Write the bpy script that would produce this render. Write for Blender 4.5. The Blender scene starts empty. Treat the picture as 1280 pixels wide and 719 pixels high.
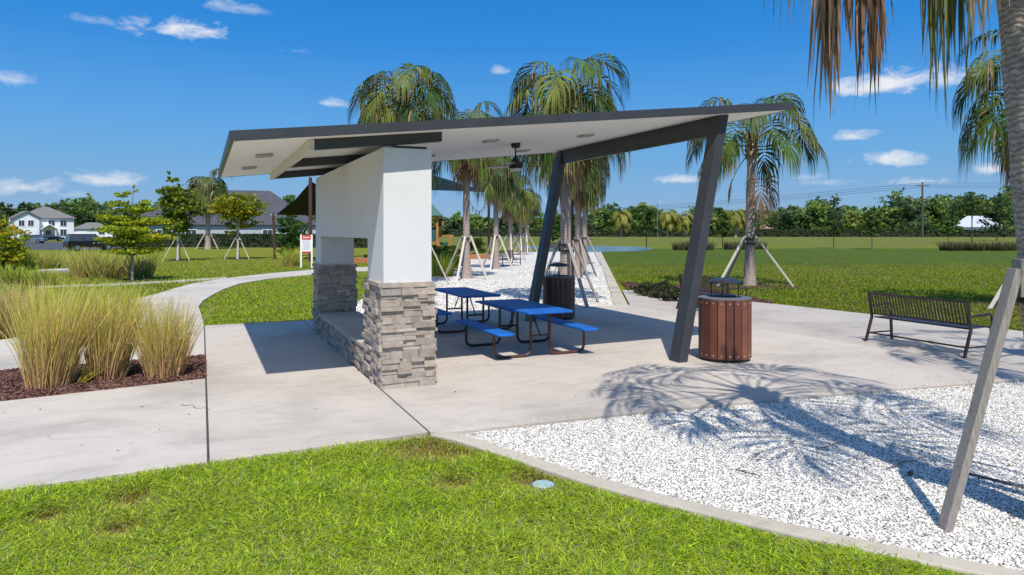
import bpy, math, random
import numpy as np
from mathutils import Vector, Matrix, Euler
R = math.radians
scene = bpy.context.scene
COL = scene.collection
# ------------------------------------------------------------------ survey of the site
F, CX, H, CAMH = 875.0, 640.0, 289.0, 2.0
YAW = math.atan(388 / F); SN, CS = math.sin(YAW), math.cos(YAW)
def at(px, d, z=None):
    """ground position for a bearing px and a distance d"""
    lat = (px - CX) / F * d
    return Vector((lat * CS + d * SN, -lat * SN + d * CS, 0.0 if z is None else z))
def gp(px, py):
    return at(px, CAMH * F / (py - H))
GZ = -0.06
# sun travel direction
ST = Vector((0.18, 0.61, -1.0)).normalized()

# ------------------------------------------------------------------ materials
MATS = {}
def newmat(name):
    m = bpy.data.materials.new(name); m.use_nodes = True
    nt = m.node_tree
    return m, nt, nt.nodes['Principled BSDF'], nt.nodes['Material Output']
def N(nt, t, **kw):
    n = nt.nodes.new(t)
    for k, v in kw.items():
        if k.startswith('i_'): n.inputs[k[2:]].default_value = v
        else: setattr(n, k, v)
    return n
def ramp(nt, fac, stops):
    r = nt.nodes.new('ShaderNodeValToRGB')
    el = r.color_ramp.elements
    while len(el) < len(stops): el.new(0.5)
    for e, (p, c) in zip(el, stops):
        e.position = p; e.color = (c[0], c[1], c[2], 1)
    nt.links.new(fac, r.inputs[0])
    return r.outputs[0]
def objcoord(nt):
    return N(nt, 'ShaderNodeTexCoord').outputs['Object']
def geocoord(nt):
    return N(nt, 'ShaderNodeNewGeometry').outputs['Position']
def noise(nt, co, scale, detail=4, rough=0.55, out=0, stretch=None, dist=0.0):
    if stretch:
        mp = N(nt, 'ShaderNodeMapping'); mp.inputs['Scale'].default_value = stretch
        nt.links.new(co, mp.inputs['Vector']); co = mp.outputs[0]
    n = N(nt, 'ShaderNodeTexNoise'); n.inputs['Scale'].default_value = scale
    n.inputs['Detail'].default_value = detail; n.inputs['Roughness'].default_value = rough
    n.inputs['Distortion'].default_value = dist
    nt.links.new(co, n.inputs['Vector'])
    return n.outputs[out]
def mix(nt, fac, a, b, mode='MIX'):
    m = N(nt, 'ShaderNodeMix', data_type='RGBA', blend_type=mode)
    for i, v in ((0, fac), (6, a), (7, b)):
        if hasattr(v, 'is_linked') or isinstance(v, bpy.types.NodeSocket): nt.links.new(v, m.inputs[i])
        elif i == 0: m.inputs[0].default_value = v
        else: m.inputs[i].default_value = (v[0], v[1], v[2], 1)
    return m.outputs[2]
def bump(nt, height, strength, dist, bsdf):
    b = N(nt, 'ShaderNodeBump'); b.inputs['Strength'].default_value = strength
    b.inputs['Distance'].default_value = dist
    nt.links.new(height, b.inputs['Height']); nt.links.new(b.outputs[0], bsdf.inputs['Normal'])
def plain(name, col, rough=0.6, metal=0.0, var=0.12, scale=6.0, bstr=0.0, bscale=80.0, spec=0.5, stretch=None):
    if name in MATS: return MATS[name]
    m, nt, b, o = newmat(name)
    co = objcoord(nt)
    f = noise(nt, co, scale, 5, 0.6, stretch=stretch)
    c = ramp(nt, f, [(0.3, [x * (1 - var) for x in col]), (0.7, [min(1, x * (1 + var)) for x in col])])
    nt.links.new(c, b.inputs['Base Color'])
    b.inputs['Roughness'].default_value = rough; b.inputs['Metallic'].default_value = metal
    b.inputs['Specular IOR Level'].default_value = spec
    if bstr: bump(nt, noise(nt, co, bscale, 4, 0.6, stretch=stretch), bstr, 0.01, b)
    MATS[name] = m; return m
def attrmat(name, rough=0.6, trans=0.0, spec=0.3, nscale=0.0, bstr=0.0, bscale=60):
    """colour from the per-piece colour attribute, optional translucency (thin leaves)"""
    if name in MATS: return MATS[name]
    m, nt, b, o = newmat(name)
    a = N(nt, 'ShaderNodeAttribute', attribute_name='Col').outputs['Color']
    if nscale:
        f = noise(nt, geocoord(nt), nscale, 4, 0.6)
        a = mix(nt, 1.0, a, ramp(nt, f, [(0.25, (.72,) * 3), (0.75, (1.25,) * 3)]), 'MULTIPLY')
    nt.links.new(a, b.inputs['Base Color'])
    b.inputs['Roughness'].default_value = rough; b.inputs['Specular IOR Level'].default_value = spec
    if bstr: bump(nt, noise(nt, geocoord(nt), bscale, 4, 0.6), bstr, 0.01, b)
    if trans:
        t = N(nt, 'ShaderNodeBsdfTranslucent'); nt.links.new(a, t.inputs['Color'])
        s = N(nt, 'ShaderNodeMixShader'); s.inputs[0].default_value = trans
        nt.links.new(b.outputs[0], s.inputs[1]); nt.links.new(t.outputs[0], s.inputs[2])
        nt.links.new(s.outputs[0], o.inputs['Surface'])
    MATS[name] = m; return m

def make_concrete(name, tint, dark=0.8):
    m, nt, b, o = newmat(name)
    co = geocoord(nt)
    big = noise(nt, co, 0.55, 6, 0.62, dist=0.6)
    mid = noise(nt, co, 2.2, 6, 0.65, stretch=(0.6, 1.7, 1), dist=1.2)
    fine = noise(nt, co, 60, 3, 0.7)
    c = ramp(nt, big, [(0.32, [x * dark for x in tint]), (0.52, tint), (0.75, [x * 1.08 for x in tint])])
    c = mix(nt, 0.55, c, ramp(nt, mid, [(0.34, (.80, .795, .80)), (0.5, (1, 1, 1)), (0.72, (1.07, 1.06, 1.04))]), 'MULTIPLY')
    c = mix(nt, 0.5, c, ramp(nt, fine, [(0.3, (.86, .86, .86)), (0.7, (1.1, 1.1, 1.1))]), 'MULTIPLY')
    broom = noise(nt, co, 3.0, 3, 0.6, stretch=(60, 1.2, 1))
    c = mix(nt, 0.35, c, ramp(nt, broom, [(0.3, (.86, .86, .86)), (0.7, (1.1, 1.1, 1.1))]), 'MULTIPLY')
    stain = noise(nt, co, 0.9, 7, 0.7, dist=1.5)
    c = mix(nt, 0.7, c, ramp(nt, stain, [(0.60, (1, 1, 1)), (0.70, (.84, .82, .79)), (0.78, (.76, .73, .70))]), 'MULTIPLY')
    v = N(nt, 'ShaderNodeTexVoronoi'); v.inputs['Scale'].default_value = 1.15
    nt.links.new(co, v.inputs['Vector'])
    c = mix(nt, 0.8, c, ramp(nt, v.outputs['Distance'], [(0.012, (.35, .32, .3)), (0.03, (1, 1, 1))]), 'MULTIPLY')
    nt.links.new(c, b.inputs['Base Color']); b.inputs['Roughness'].default_value = 0.85
    b.inputs['Specular IOR Level'].default_value = 0.25
    bump(nt, mix(nt, 0.5, mid, fine), 0.25, 0.01, b)
    MATS[name] = m; return m
CONC = make_concrete('concrete_patio', (.47, .42, .36))
CONC2 = make_concrete('concrete_side', (.41, .37, .32))
CONCW = make_concrete('concrete_walk', (.48, .435, .375), 0.76)
KERBM = make_concrete('concrete_kerb', (.44, .395, .315), 0.72)
def make_stucco():
    m, nt, b, o = newmat('stucco_white'); co = geocoord(nt)
    c = ramp(nt, noise(nt, co, 1.3, 6, .65), [(0.3, (.69, .678, .652)), (0.7, (.73, .72, .70))])
    c = mix(nt, .25, c, ramp(nt, noise(nt, co, 3.0, 5, .7, stretch=(3, 3, .25)), [(0.28, (.90, .885, .86)), (0.5, (1, 1, 1))]), 'MULTIPLY')
    c = mix(nt, .5, c, ramp(nt, noise(nt, co, 90, 3, .7), [(0.3, (.93, .93, .93)), (0.7, (1.04, 1.04, 1.04))]), 'MULTIPLY')
    nt.links.new(c, b.inputs['Base Color']); b.inputs['Roughness'].default_value = .92; b.inputs['Specular IOR Level'].default_value = .12
    bump(nt, noise(nt, co, 130, 4, .7), .45, .01, b); return m
STUCCO = make_stucco()
SOFFIT = plain('soffit_white', (.88, .865, .83), 0.7, var=0.02, scale=2, bstr=0.05, bscale=40, spec=0.2)
DARKMETAL = plain('charcoal_metal', (.042, .044, .05), 0.42, 0.0, 0.10, 3, 0.04, 200)
BROWNMETAL = plain('bronze_paint', (.040, .022, .017), 0.36, 0.0, 0.12, 5)
REDBROWN = plain('red_brown_paint', (.085, .030, .022), 0.40, 0.0, 0.25, 9)
BLACK = plain('black_plastic', (.012, .012, .014), 0.35, 0.0, 0.1, 5)
STEEL = plain('galvanised_steel', (.40, .41, .43), 0.4, 0.9, 0.1, 9)
GREYWOOD = plain('weathered_timber', (.30, .265, .23), 0.85, 0, 0.28, 14, 0.35, 60, 0.2, (8, 8, 0.7))
PALEWOOD = plain('pale_timber', (.56, .50, .42), 0.85, 0, 0.2, 14, 0.3, 60, 0.2, (8, 8, 0.7))
STRAP = plain('strap_black', (.02, .018, .017), 0.6)
# ------------------------------------------------------------------ mesh builder
class MB:
    def __init__(s): s.v, s.f, s.c = [], [], []
    def add(s, vs, fs, col=None):
        n = len(s.v); s.v += [tuple(p) for p in vs]; s.f += [tuple(i + n for i in f) for f in fs]
        s.c += list(col) if isinstance(col, list) else [col or (1, 1, 1)] * len(vs)
    def box(s, c, size, rot=None, col=None):
        x, y, z = [k / 2 for k in size]
        vs = [Vector((i * x, j * y, k * z)) for k in (-1, 1) for j in (-1, 1) for i in (-1, 1)]
        if rot is not None:
            m = rot if isinstance(rot, Matrix) else Euler(rot).to_matrix()
            vs = [m @ v for v in vs]
        c = Vector(c)
        s.add([v + c for v in vs], [(0, 2, 3, 1), (4, 5, 7, 6), (0, 1, 5, 4), (2, 6, 7, 3), (0, 4, 6, 2), (1, 3, 7, 5)], col)
    def b2(s, lo, hi, col=None):
        s.box([(a + b) / 2 for a, b in zip(lo, hi)], [b - a for a, b in zip(lo, hi)], None, col)
    def bar(s, a, b, w, t, up=(0, 0, 1), col=None):
        """rectangular bar from a to b"""
        a, b = Vector(a), Vector(b); d = (b - a); L = d.length; d.normalize(); u = Vector(up)
        x = d.cross(u)
        if x.length < 1e-4: x = d.cross(Vector((1, 0, 0)))
        x.normalize(); y = x.cross(d)
        m = Matrix((x, d, y)).transposed()
        s.box((a + b) / 2, (w, L, t), m, col)
    def tube(s, pts, rad, n=8, cap=True, col=None):
        pts = [Vector(p) for p in pts]; k = len(pts)
        rr = rad if isinstance(rad, (list, tuple)) else [rad] * k
        vs = []; prev = None
        for i, p in enumerate(pts):
            d = (pts[min(i + 1, k - 1)] - pts[max(i - 1, 0)]).normalized()
            if prev is None:
                x = d.cross(Vector((0, 0, 1)))
                if x.length < 1e-3: x = Vector((1, 0, 0))
            else: x = prev - d * prev.dot(d)
            x.normalize(); prev = x; y = d.cross(x)
            vs += [p + (x * math.cos(2 * math.pi * j / n) + y * math.sin(2 * math.pi * j / n)) * rr[i] for j in range(n)]
        fs = [(i * n + j, i * n + (j + 1) % n, (i + 1) * n + (j + 1) % n, (i + 1) * n + j) for i in range(k - 1) for j in range(n)]
        if cap: fs += [tuple(range(n))[::-1], tuple((k - 1) * n + j for j in range(n))]
        s.add(vs, fs, col)
    def lathe(s, prof, c=(0, 0, 0), n=24, col=None):
        c = Vector(c); vs = []
        for r, z in prof: vs += [c + Vector((r * math.cos(2 * math.pi * j / n), r * math.sin(2 * math.pi * j / n), z)) for j in range(n)]
        k = len(prof)
        fs = [(i * n + j, i * n + (j + 1) % n, (i + 1) * n + (j + 1) % n, (i + 1) * n + j) for i in range(k - 1) for j in range(n)]
        fs += [tuple(range(n))[::-1], tuple((k - 1) * n + j for j in range(n))]
        s.add(vs, fs, col)
    def prism(s, poly, z0, z1, col=None):
        n = len(poly)
        a = sum(poly[i][0] * poly[(i + 1) % n][1] - poly[(i + 1) % n][0] * poly[i][1] for i in range(n))
        if a < 0: poly = poly[::-1]
        vs = [(p[0], p[1], z0) for p in poly] + [(p[0], p[1], z1) for p in poly]
        s.add(vs, [tuple(range(n))[::-1], tuple(range(n, 2 * n))] + [(i, (i + 1) % n, n + (i + 1) % n, n + i) for i in range(n)], col)
    def extrude(s, outline, axis, a, b, col=None):
        """outline of 2-D points in the plane across `axis` (0 = x, 1 = y), extruded from a to b"""
        n = len(outline)
        def P(p, t): return (t, p[0], p[1]) if axis == 0 else (p[0], t, p[1])
        vs = [P(p, a) for p in outline] + [P(p, b) for p in outline]
        s.add(vs, [tuple(range(n))[::-1], tuple(range(n, 2 * n))] + [(i, (i + 1) % n, n + (i + 1) % n, n + i) for i in range(n)], col)
    def build(s, name, mat, parent=None, smooth=False, off=None, bevel=0.0, auto=None):
        me = bpy.data.meshes.new(name)
        vs = s.v
        if off is not None: vs = [(a - off[0], b - off[1], c - off[2]) for a, b, c in vs]
        me.from_pydata(vs, [], s.f); me.materials.append(mat)
        if any(c != (1, 1, 1) for c in s.c):
            at_ = me.color_attributes.new('Col', 'FLOAT_COLOR', 'POINT')
            at_.data.foreach_set('color', np.array([(c[0], c[1], c[2], 1) for c in s.c], dtype=np.float32).ravel())
        import bmesh
        bm = bmesh.new(); bm.from_mesh(me); bmesh.ops.recalc_face_normals(bm, faces=bm.faces) if len(s.f) < 30000 and not getattr(s, 'sheet', False) else None
        bm.to_mesh(me); bm.free()
        if smooth:
            me.polygons.foreach_set('use_smooth', [True] * len(me.polygons))
        o = bpy.data.objects.new(name, me); COL.objects.link(o)
        if smooth and auto: me.set_sharp_from_angle(angle=R(auto))
        if bevel:
            md = o.modifiers.new('bevel', 'BEVEL'); md.width = bevel; md.segments = 2; md.limit_method = 'ANGLE'; md.angle_limit = R(40)
        if parent: o.parent = parent
        return o
def np_mesh(name, verts, k, faces, mat, cols=None, parent=None):
    """verts (n,k,3): n copies of a k-vertex piece, faces: list of index tuples of equal length"""
    n = verts.shape[0]; f = np.array(faces, dtype=np.int32); m = f.shape[1]
    idx = (np.arange(n, dtype=np.int32)[:, None, None] * k + f[None]).reshape(-1)
    me = bpy.data.meshes.new(name)
    me.vertices.add(n * k); me.vertices.foreach_set('co', verts.astype(np.float32).ravel())
    nf = n * f.shape[0]
    me.loops.add(nf * m); me.loops.foreach_set('vertex_index', idx)
    me.polygons.add(nf); me.polygons.foreach_set('loop_start', np.arange(nf, dtype=np.int32) * m)
    me.update(calc_edges=True); me.validate()
    if cols is not None:
        a = me.color_attributes.new('Col', 'FLOAT_COLOR', 'POINT')
        c = np.concatenate([cols, np.ones(cols.shape[:2] + (1,))], axis=2)
        a.data.foreach_set('color', c.astype(np.float32).ravel())
    me.materials.append(mat)
    o = bpy.data.objects.new(name, me); COL.objects.link(o)
    if parent: o.parent = parent
    return o
def tag(o, label=None, cat=None, group=None, kind=None):
    if label: o['label'] = label
    if cat: o['category'] = cat
    if group: o['group'] = group
    if kind: o['kind'] = kind
    return o
def empty(name, loc, label, cat, group=None, rz=0.0):
    o = bpy.data.objects.new(name, None); COL.objects.link(o); o.empty_display_size = 0.2
    o.location = loc; o.rotation_euler = (0, 0, rz)
    return tag(o, label, cat, group)
def copy_tree(o, parent=None):
    c = o.copy(); COL.objects.link(c)
    if parent: c.parent = parent
    for ch in list(o.children): copy_tree(ch, c)
    return c
def inpoly(P, poly):
    x, y = P[:, 0], P[:, 1]; r = np.zeros(len(P), bool); n = len(poly)
    for i in range(n):
        (x0, y0), (x1, y1) = poly[i][:2], poly[(i + 1) % n][:2]
        if y0 == y1: continue
        r ^= ((y0 > y) != (y1 > y)) & (x < (x1 - x0) * (y - y0) / (y1 - y0) + x0)
    return r
def camspace(P):
    return P[:, 0] * CS - P[:, 1] * SN, P[:, 0] * SN + P[:, 1] * CS

# ------------------------------------------------------------------ plan of the ground
def walk_edge(x): return 6.62 + 0.05 * x
KERB = [(2.12, 6.66), (2.30, 6.35), (2.58, 5.62), (2.90, 4.80), (3.30, 4.05), (3.78, 3.28), (4.33, 2.52), (5.2, 1.5), (6.4, 0.4), (8.0, -0.8)]
SLAB_FRONT = [(2.35, 6.63), (4.2, 6.54), (6.6, 6.32), (8.4, 6.11), (10.58, 5.80)]
SLAB_FRONT2 = [(10.60, 5.80), (12.5, 5.45), (15.25, 4.85)]
SIDEWALK = [(-14, walk_edge(-14)), (0.045, walk_edge(0.045)), (0.045, 10.37), (-2.16, 9.95), (-14, 7.7)]
APRON = [(0.065, walk_edge(0.065)), (2.065, walk_edge(2.06)), (2.065, 16.22), (0.065, 16.20)]
PATIO_A = [(2.085, 6.70)] + SLAB_FRONT + [(10.58, 16.15), (10.45, 16.15), (2.085, 16.22)]
PATIO_B = SLAB_FRONT2 + [(15.04, 8.65), (14.63, 13.46), (14.1, 16.6), (13.35, 20.25), (13.05, 20.2), (10.66, 16.12), (10.60, 16.12)]
WALK2 = [(-14, 11.45), (-2.66, 12.25), (0.045, 12.40), (0.045, 16.20), (-2.95, 16.15), (-3.39, 15.58), (-14, 14.4)]
PATH = [(0.045, 16.215), (0.0, 18.3), (-0.08, 20.4), (0.02, 22), (0.23, 23.5), (0.68, 26.2), (1.35, 28.85), (2.7, 31.4), (4.67, 33.4), (8, 35.6), (13, 37.8),
        (13.4, 40.6), (8.5, 39.3), (5.26, 37.5), (3.2, 35.4), (1.89, 33.7), (0.7, 31.8), (-0.3, 29.6), (-0.85, 27.4), (-1.3, 25.2), (-2.0, 22.5), (-2.6, 19.5), (-2.95, 16.165)]
BRANCH = [(0.9, 32.0), (-0.6, 30.9), (-3, 30.0), (-5.5, 29.6), (-5.5, 30.5), (-3, 30.9), (-1.0, 31.8), (1.05, 33.2)]
MULCH_L = [(-14, 7.6), (-2.16, 9.96), (0.05, 10.38), (0.05, 12.39), (-2.66, 12.24), (-14, 11.5)]
MULCH_R = [(13.38, 20.2), (14.15, 16.6), (14.4, 15.0), (15.0, 15.3), (15.6, 17.5), (16.6, 20.4), (15.6, 23.5), (14.9, 23.2)]
PALM_R1 = gp(937, 356)
GRAVEL_F = KERB + [(14, -4), (26, -4), (26, 3.2), (15.4, 4.8), (12.5, 5.5), (10.6, 5.85), (8.4, 6.15), (6.6, 6.36), (4.2, 6.58), (2.35, 6.68)]
GRAVEL_B = [(2.3, 16.2), (10.5, 16.1), (35.0, 58.0), (33, 62), (27, 62), (19, 50), (13.6, 39.5), (11.5, 35), (9.3, 30.5), (6.6, 25.5), (4.2, 20.5), (2.9, 17.6)]
ROAD = [tuple(at(-300, 100))[:2], tuple(at(-50, 78))[:2], tuple(at(88, 76))[:2], tuple(at(150, 78))[:2], tuple(at(185, 90))[:2], tuple(at(100, 128))[:2], tuple(at(20, 132))[:2], tuple(at(-300, 150))[:2]]

# ------------------------------------------------------------------ ground sheet
def make_ground_mat():
    m, nt, b, o = newmat('lawn_ground')
    co = geocoord(nt)
    n1 = noise(nt, co, 0.16, 6, 0.6); n2 = noise(nt, co, 1.6, 5, 0.65); n3 = noise(nt, co, 26, 4, 0.75); n4 = noise(nt, co, 0.018, 4, 0.6, stretch=(1, 1, 1))
    c = ramp(nt, n3, [(0.25, (.090, .120, .006)), (0.5, (.165, .205, .010)), (0.75, (.26, .29, .022))])
    # different turf farther out: a deep green strip before the pond, then rough olive pasture
    dp = N(nt, 'ShaderNodeVectorMath', operation='DOT_PRODUCT'); nt.links.new(co, dp.inputs[0]); dp.inputs[1].default_value = (SN, CS, 0)
    ad = N(nt, 'ShaderNodeMath', operation='MULTIPLY_ADD'); nt.links.new(n1, ad.inputs[0]); ad.inputs[1].default_value = 26; nt.links.new(dp.outputs['Value'], ad.inputs[2])
    sc_ = N(nt, 'ShaderNodeMath', operation='MULTIPLY'); nt.links.new(ad.outputs[0], sc_.inputs[0]); sc_.inputs[1].default_value = 0.005
    c = mix(nt, ramp(nt, n1, [(0.42, (0, 0, 0)), (0.66, (.65,) * 3)]), c, (.165, .150, .035))
    c = mix(nt, ramp(nt, n2, [(0.5, (0, 0, 0)), (0.72, (.6,) * 3)]), c, (.070, .095, .012))
    c = mix(nt, ramp(nt, n4, [(0.42, (0, 0, 0)), (0.62, (.5,) * 3)]), c, (.190, .180, .040))
    dr = N(nt, 'ShaderNodeVectorMath', operation='DOT_PRODUCT'); nt.links.new(co, dr.inputs[0]); dr.inputs[1].default_value = (CS * .01, -SN * .01, 0)
    strip_m = mix(nt, 1.0, ramp(nt, sc_.outputs[0], [(0.20, (0, 0, 0)), (0.30, (.85,) * 3), (0.46, (.85,) * 3), (0.52, (0, 0, 0))]), ramp(nt, dr.outputs['Value'], [(0.0, (0, 0, 0)), (0.06, (1, 1, 1))]), 'MULTIPLY')
    c = mix(nt, strip_m, c, ramp(nt, n2, [(0.3, (.026, .056, .010)), (0.5, (.052, .092, .016)), (0.72, (.100, .125, .026))]))
    c = mix(nt, ramp(nt, sc_.outputs[0], [(0.48, (0, 0, 0)), (0.54, (.8,) * 3)]), c, ramp(nt, noise(nt, co, .22, 5, .7), [(0.35, (.085, .105, .026)), (0.65, (.150, .160, .045))]))
    nt.links.new(c, b.inputs['Base Color']); b.inputs['Roughness'].default_value = 1.0
    b.inputs['Specular IOR Level'].default_value = 0.05
    bump(nt, n3, 0.9, 0.05, b)
    return m
g = MB(); g.sheet = True
g.add([(-2500, -2500, GZ), (2500, -2500, GZ), (2500, 2500, GZ), (-2500, 2500, GZ)], [(0, 1, 2, 3)])
o = g.build('ground', make_ground_mat()); tag(o, kind='structure')

def slab(name, polys, z1, mat, z0=-0.2, bevel=0.006):
    m = MB()
    for p in polys: m.prism(p, z0, z1)
    o = m.build(name, mat, bevel=bevel); o.name = name; return tag(o, kind='structure')
slab('patio', [PATIO_A, APRON], 0.0, CONC)
slab('joint_filler', [[(0.043, 6.66), (0.067, 6.66), (0.067, 16.19), (0.043, 16.19)], [(2.063, 6.75), (2.087, 6.75), (2.087, 16.2), (2.063, 16.2)], [(10.577, 5.85), (10.603, 5.85), (10.603, 16.1), (10.577, 16.1)]], -0.012, plain('joint_tar', (.05, .046, .042), .9), bevel=0)
slab('patio_edge', [PATIO_B], -0.004, CONC2)
slab('sidewalk', [SIDEWALK, WALK2], 0.001, CONCW)
slab('path', [PATH], -0.004, CONCW)
slab('side_path', [BRANCH], -0.012, CONCW)
# a pale slab half buried among the grasses
slab('culvert_slab', [[tuple(at(46, 33.2))[:2], tuple(at(95, 34.8))[:2], tuple(at(95, 36.2))[:2], tuple(at(48, 34.6))[:2]]], 0.10, CONCW)

def offset_line(pts, w):
    L, Rr = [], []
    for i, p in enumerate(pts):
        a = Vector(pts[max(i - 1, 0)]); b = Vector(pts[min(i + 1, len(pts) - 1)])
        d = (b - a).normalized(); n = Vector((d.y, -d.x))
        q = Vector(p); L.append(tuple(q + n * w / 2)); Rr.append(tuple(q - n * w / 2))
    return L, Rr
def strip(mb, pts, w, z0, z1):
    L, Rr = offset_line(pts, w); mb.prism(L + Rr[::-1], z0, z1)
def smoothline(pts, k=4):
    out = []
    for i in range(len(pts) - 1):
        p0, p1, p2, p3 = [Vector(pts[min(max(j, 0), len(pts) - 1)]) for j in (i - 1, i, i + 1, i + 2)]
        for t in range(k):
            t /= k
            out.append(tuple(0.5 * ((2 * p1) + (p2 - p0) * t + (2 * p0 - 5 * p1 + 4 * p2 - p3) * t * t + (3 * p1 - p0 - 3 * p2 + p3) * t ** 3)))
    return out + [tuple(pts[-1])]
kb = MB(); strip(kb, smoothline(KERB), 0.17, -0.2, 0.008)
tag(kb.build('gravel_kerb', KERBM, bevel=0.015), 'curved pale concrete edging between the front lawn and white gravel', 'kerb')
kb = MB(); strip(kb, [(10.42, 16.18), (35.0, 58.2), (33.5, 62.5)], 0.36, -0.2, 0.004)
tag(kb.build('gravel_kerb', KERBM, bevel=0.012), 'straight concrete edging along the far lawn side of the palm avenue', 'kerb')

# gravel
def make_gravel():
    m, nt, b, o = newmat('white_gravel_bed')
    co = geocoord(nt)
    v = N(nt, 'ShaderNodeTexVoronoi'); v.inputs['Scale'].default_value = 42; nt.links.new(co, v.inputs['Vector'])
    c = ramp(nt, v.outputs['Distance'], [(0.1, (.84, .81, .76)), (0.55, (.68, .65, .60)), (0.75, (.46, .43, .39))])
    hs = N(nt, 'ShaderNodeSeparateColor'); nt.links.new(v.outputs['Color'], hs.inputs[0])
    c = mix(nt, 1.0, c, ramp(nt, hs.outputs[0], [(0.0, (.55, .52, .5)), (0.14, (.95, .94, .93)), (1, (1, 1, 1))]), 'MULTIPLY')
    c = mix(nt, 1.0, c, ramp(nt, noise(nt, co, 1.3, 5, 0.65), [(0.3, (.80, .78, .76)), (0.6, (1, 1, 1))]), 'MULTIPLY')
    # needles and bark bits lying in drifts across the bed
    c = mix(nt, ramp(nt, noise(nt, co, 9, 5, 0.75), [(0.62, (0, 0, 0)), (0.72, (.75,) * 3)]), c, (.20, .15, .12))
    nt.links.new(c, b.inputs['Base Color']); b.inputs['Roughness'].default_value = 0.9
    inv = N(nt, 'ShaderNodeMath', operation='SUBTRACT'); inv.inputs[0].default_value = 1; nt.links.new(v.outputs['Distance'], inv.inputs[1])
    bump(nt, inv.outputs[0], 0.9, 0.02, b)
    return m
GRAVELM = make_gravel()
gm = MB(); gm.sheet = True
for poly in (GRAVEL_F, GRAVEL_B):
    p = poly if sum(poly[i][0] * poly[(i + 1) % len(poly)][1] - poly[(i + 1) % len(poly)][0] * poly[i][1] for i in range(len(poly))) > 0 else poly[::-1]
    gm.add([(x, y, -0.045) for x, y in p], [tuple(range(len(p)))])
tag(gm.build('gravel', GRAVELM), 'white crushed stone bed around the patio', 'gravel', kind='stuff')
rng = np.random.default_rng(7)
def sample_poly(poly, n, dmin, dmax, power=1.0, lim=0.80):
    """points inside a polygon, within the ground wedge seen from the viewpoint; denser near"""
    out = []; tot = 0
    while tot < n:
        d = dmin + (dmax - dmin) * rng.random(n * 2) ** power
        lat = (rng.random(n * 2) * 2 - 1) * d * lim
        P = np.stack([lat * CS + d * SN, -lat * SN + d * CS], 1)
        P = P[inpoly(P, poly)]
        out.append(P); tot += len(P)
        if len(P) == 0: break
    return np.concatenate(out)[:n]
def stones(name, P, z, rmin, rmax, mat, colf, flat=0.6):
    n = len(P)
    base = np.array([(1, 0, 0), (-1, 0, 0), (0, 1, 0), (0, -1, 0), (0, 0, 1), (0, 0, -1)], float)
    V = base[None] * (1 + 0.5 * (rng.random((n, 6, 3)) - 0.5)) + 0.35 * (rng.random((n, 6, 3)) - 0.5)
    r = rmin + (rmax - rmin) * rng.random(n) ** 1.6
    sc = np.stack([r * (0.8 + 0.7 * rng.random(n)), r * (0.7 + 0.4 * rng.random(n)), r * flat * (0.7 + 0.6 * rng.random(n))], 1)
    V = V * sc[:, None, :]
    a = rng.random(n) * 6.283; t = (rng.random(n) - 0.5) * 1.1
    ct, st = np.cos(t), np.sin(t)
    x = V[..., 0] * ct[:, None] + V[..., 2] * st[:, None]; zz = -V[..., 0] * st[:, None] + V[..., 2] * ct[:, None]
    ca, sa = np.cos(a), np.sin(a)
    xx = x * ca[:, None] - V[..., 1] * sa[:, None]; yy = x * sa[:, None] + V[..., 1] * ca[:, None]
    V = np.stack([xx + P[:, 0:1], yy + P[:, 1:2], zz + z + (r * 0.2)[:, None] + 0.008 * rng.random((n, 1))], 2)
    cols = np.repeat(colf(n)[:, None, :], 6, 1)
    fs = [(0, 2, 4), (2, 1, 4), (1, 3, 4), (3, 0, 4), (2, 0, 5), (1, 2, 5), (3, 1, 5), (0, 3, 5)]
    return np_mesh(name, V, 6, fs, mat, cols)
STONE = attrmat('gravel_stone', 0.85, spec=0.2)
def gravel_cols(n):
    v = 0.58 + 0.34 * rng.random(n) ** .7; c = np.stack([v, v * 0.965, v * 0.88], 1)
    k = rng.random(n)
    c[k < 0.08] *= np.array([.45, .41, .39]); c[(k > 0.08) & (k < 0.22)] *= np.array([.72, .68, .64])
    return c
P = sample_poly(GRAVEL_F, 150000, 3.8, 12, 1.05)
tag(stones('gravel_stones', P, -0.045, 0.005, 0.0165, STONE, gravel_cols, .42), 'loose white stone chips spread over the near gravel bed', 'gravel', kind='stuff')
P = sample_poly(GRAVEL_B, 26000, 16, 45, 1.8)
tag(stones('gravel_stones', P, -0.045, 0.014, 0.034, STONE, gravel_cols), 'loose white stone chips spread along the palm avenue', 'gravel', kind='stuff')

sp = []
q_ = random.Random(5)
for _ in range(320):
    i = q_.randrange(len(SLAB_FRONT) - 1); u = q_.random(); a, b_ = SLAB_FRONT[i], SLAB_FRONT[i + 1]
    sp.append((a[0] + (b_[0] - a[0]) * u, a[1] + (b_[1] - a[1]) * u + abs(q_.gauss(0, .09)) + .01))
tag(stones('gravel_stones', np.array(sp), -0.003, 0.004, 0.010, STONE, gravel_cols), 'few stray stone chips spilled on the patio edge', 'gravel', kind='stuff')
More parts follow.
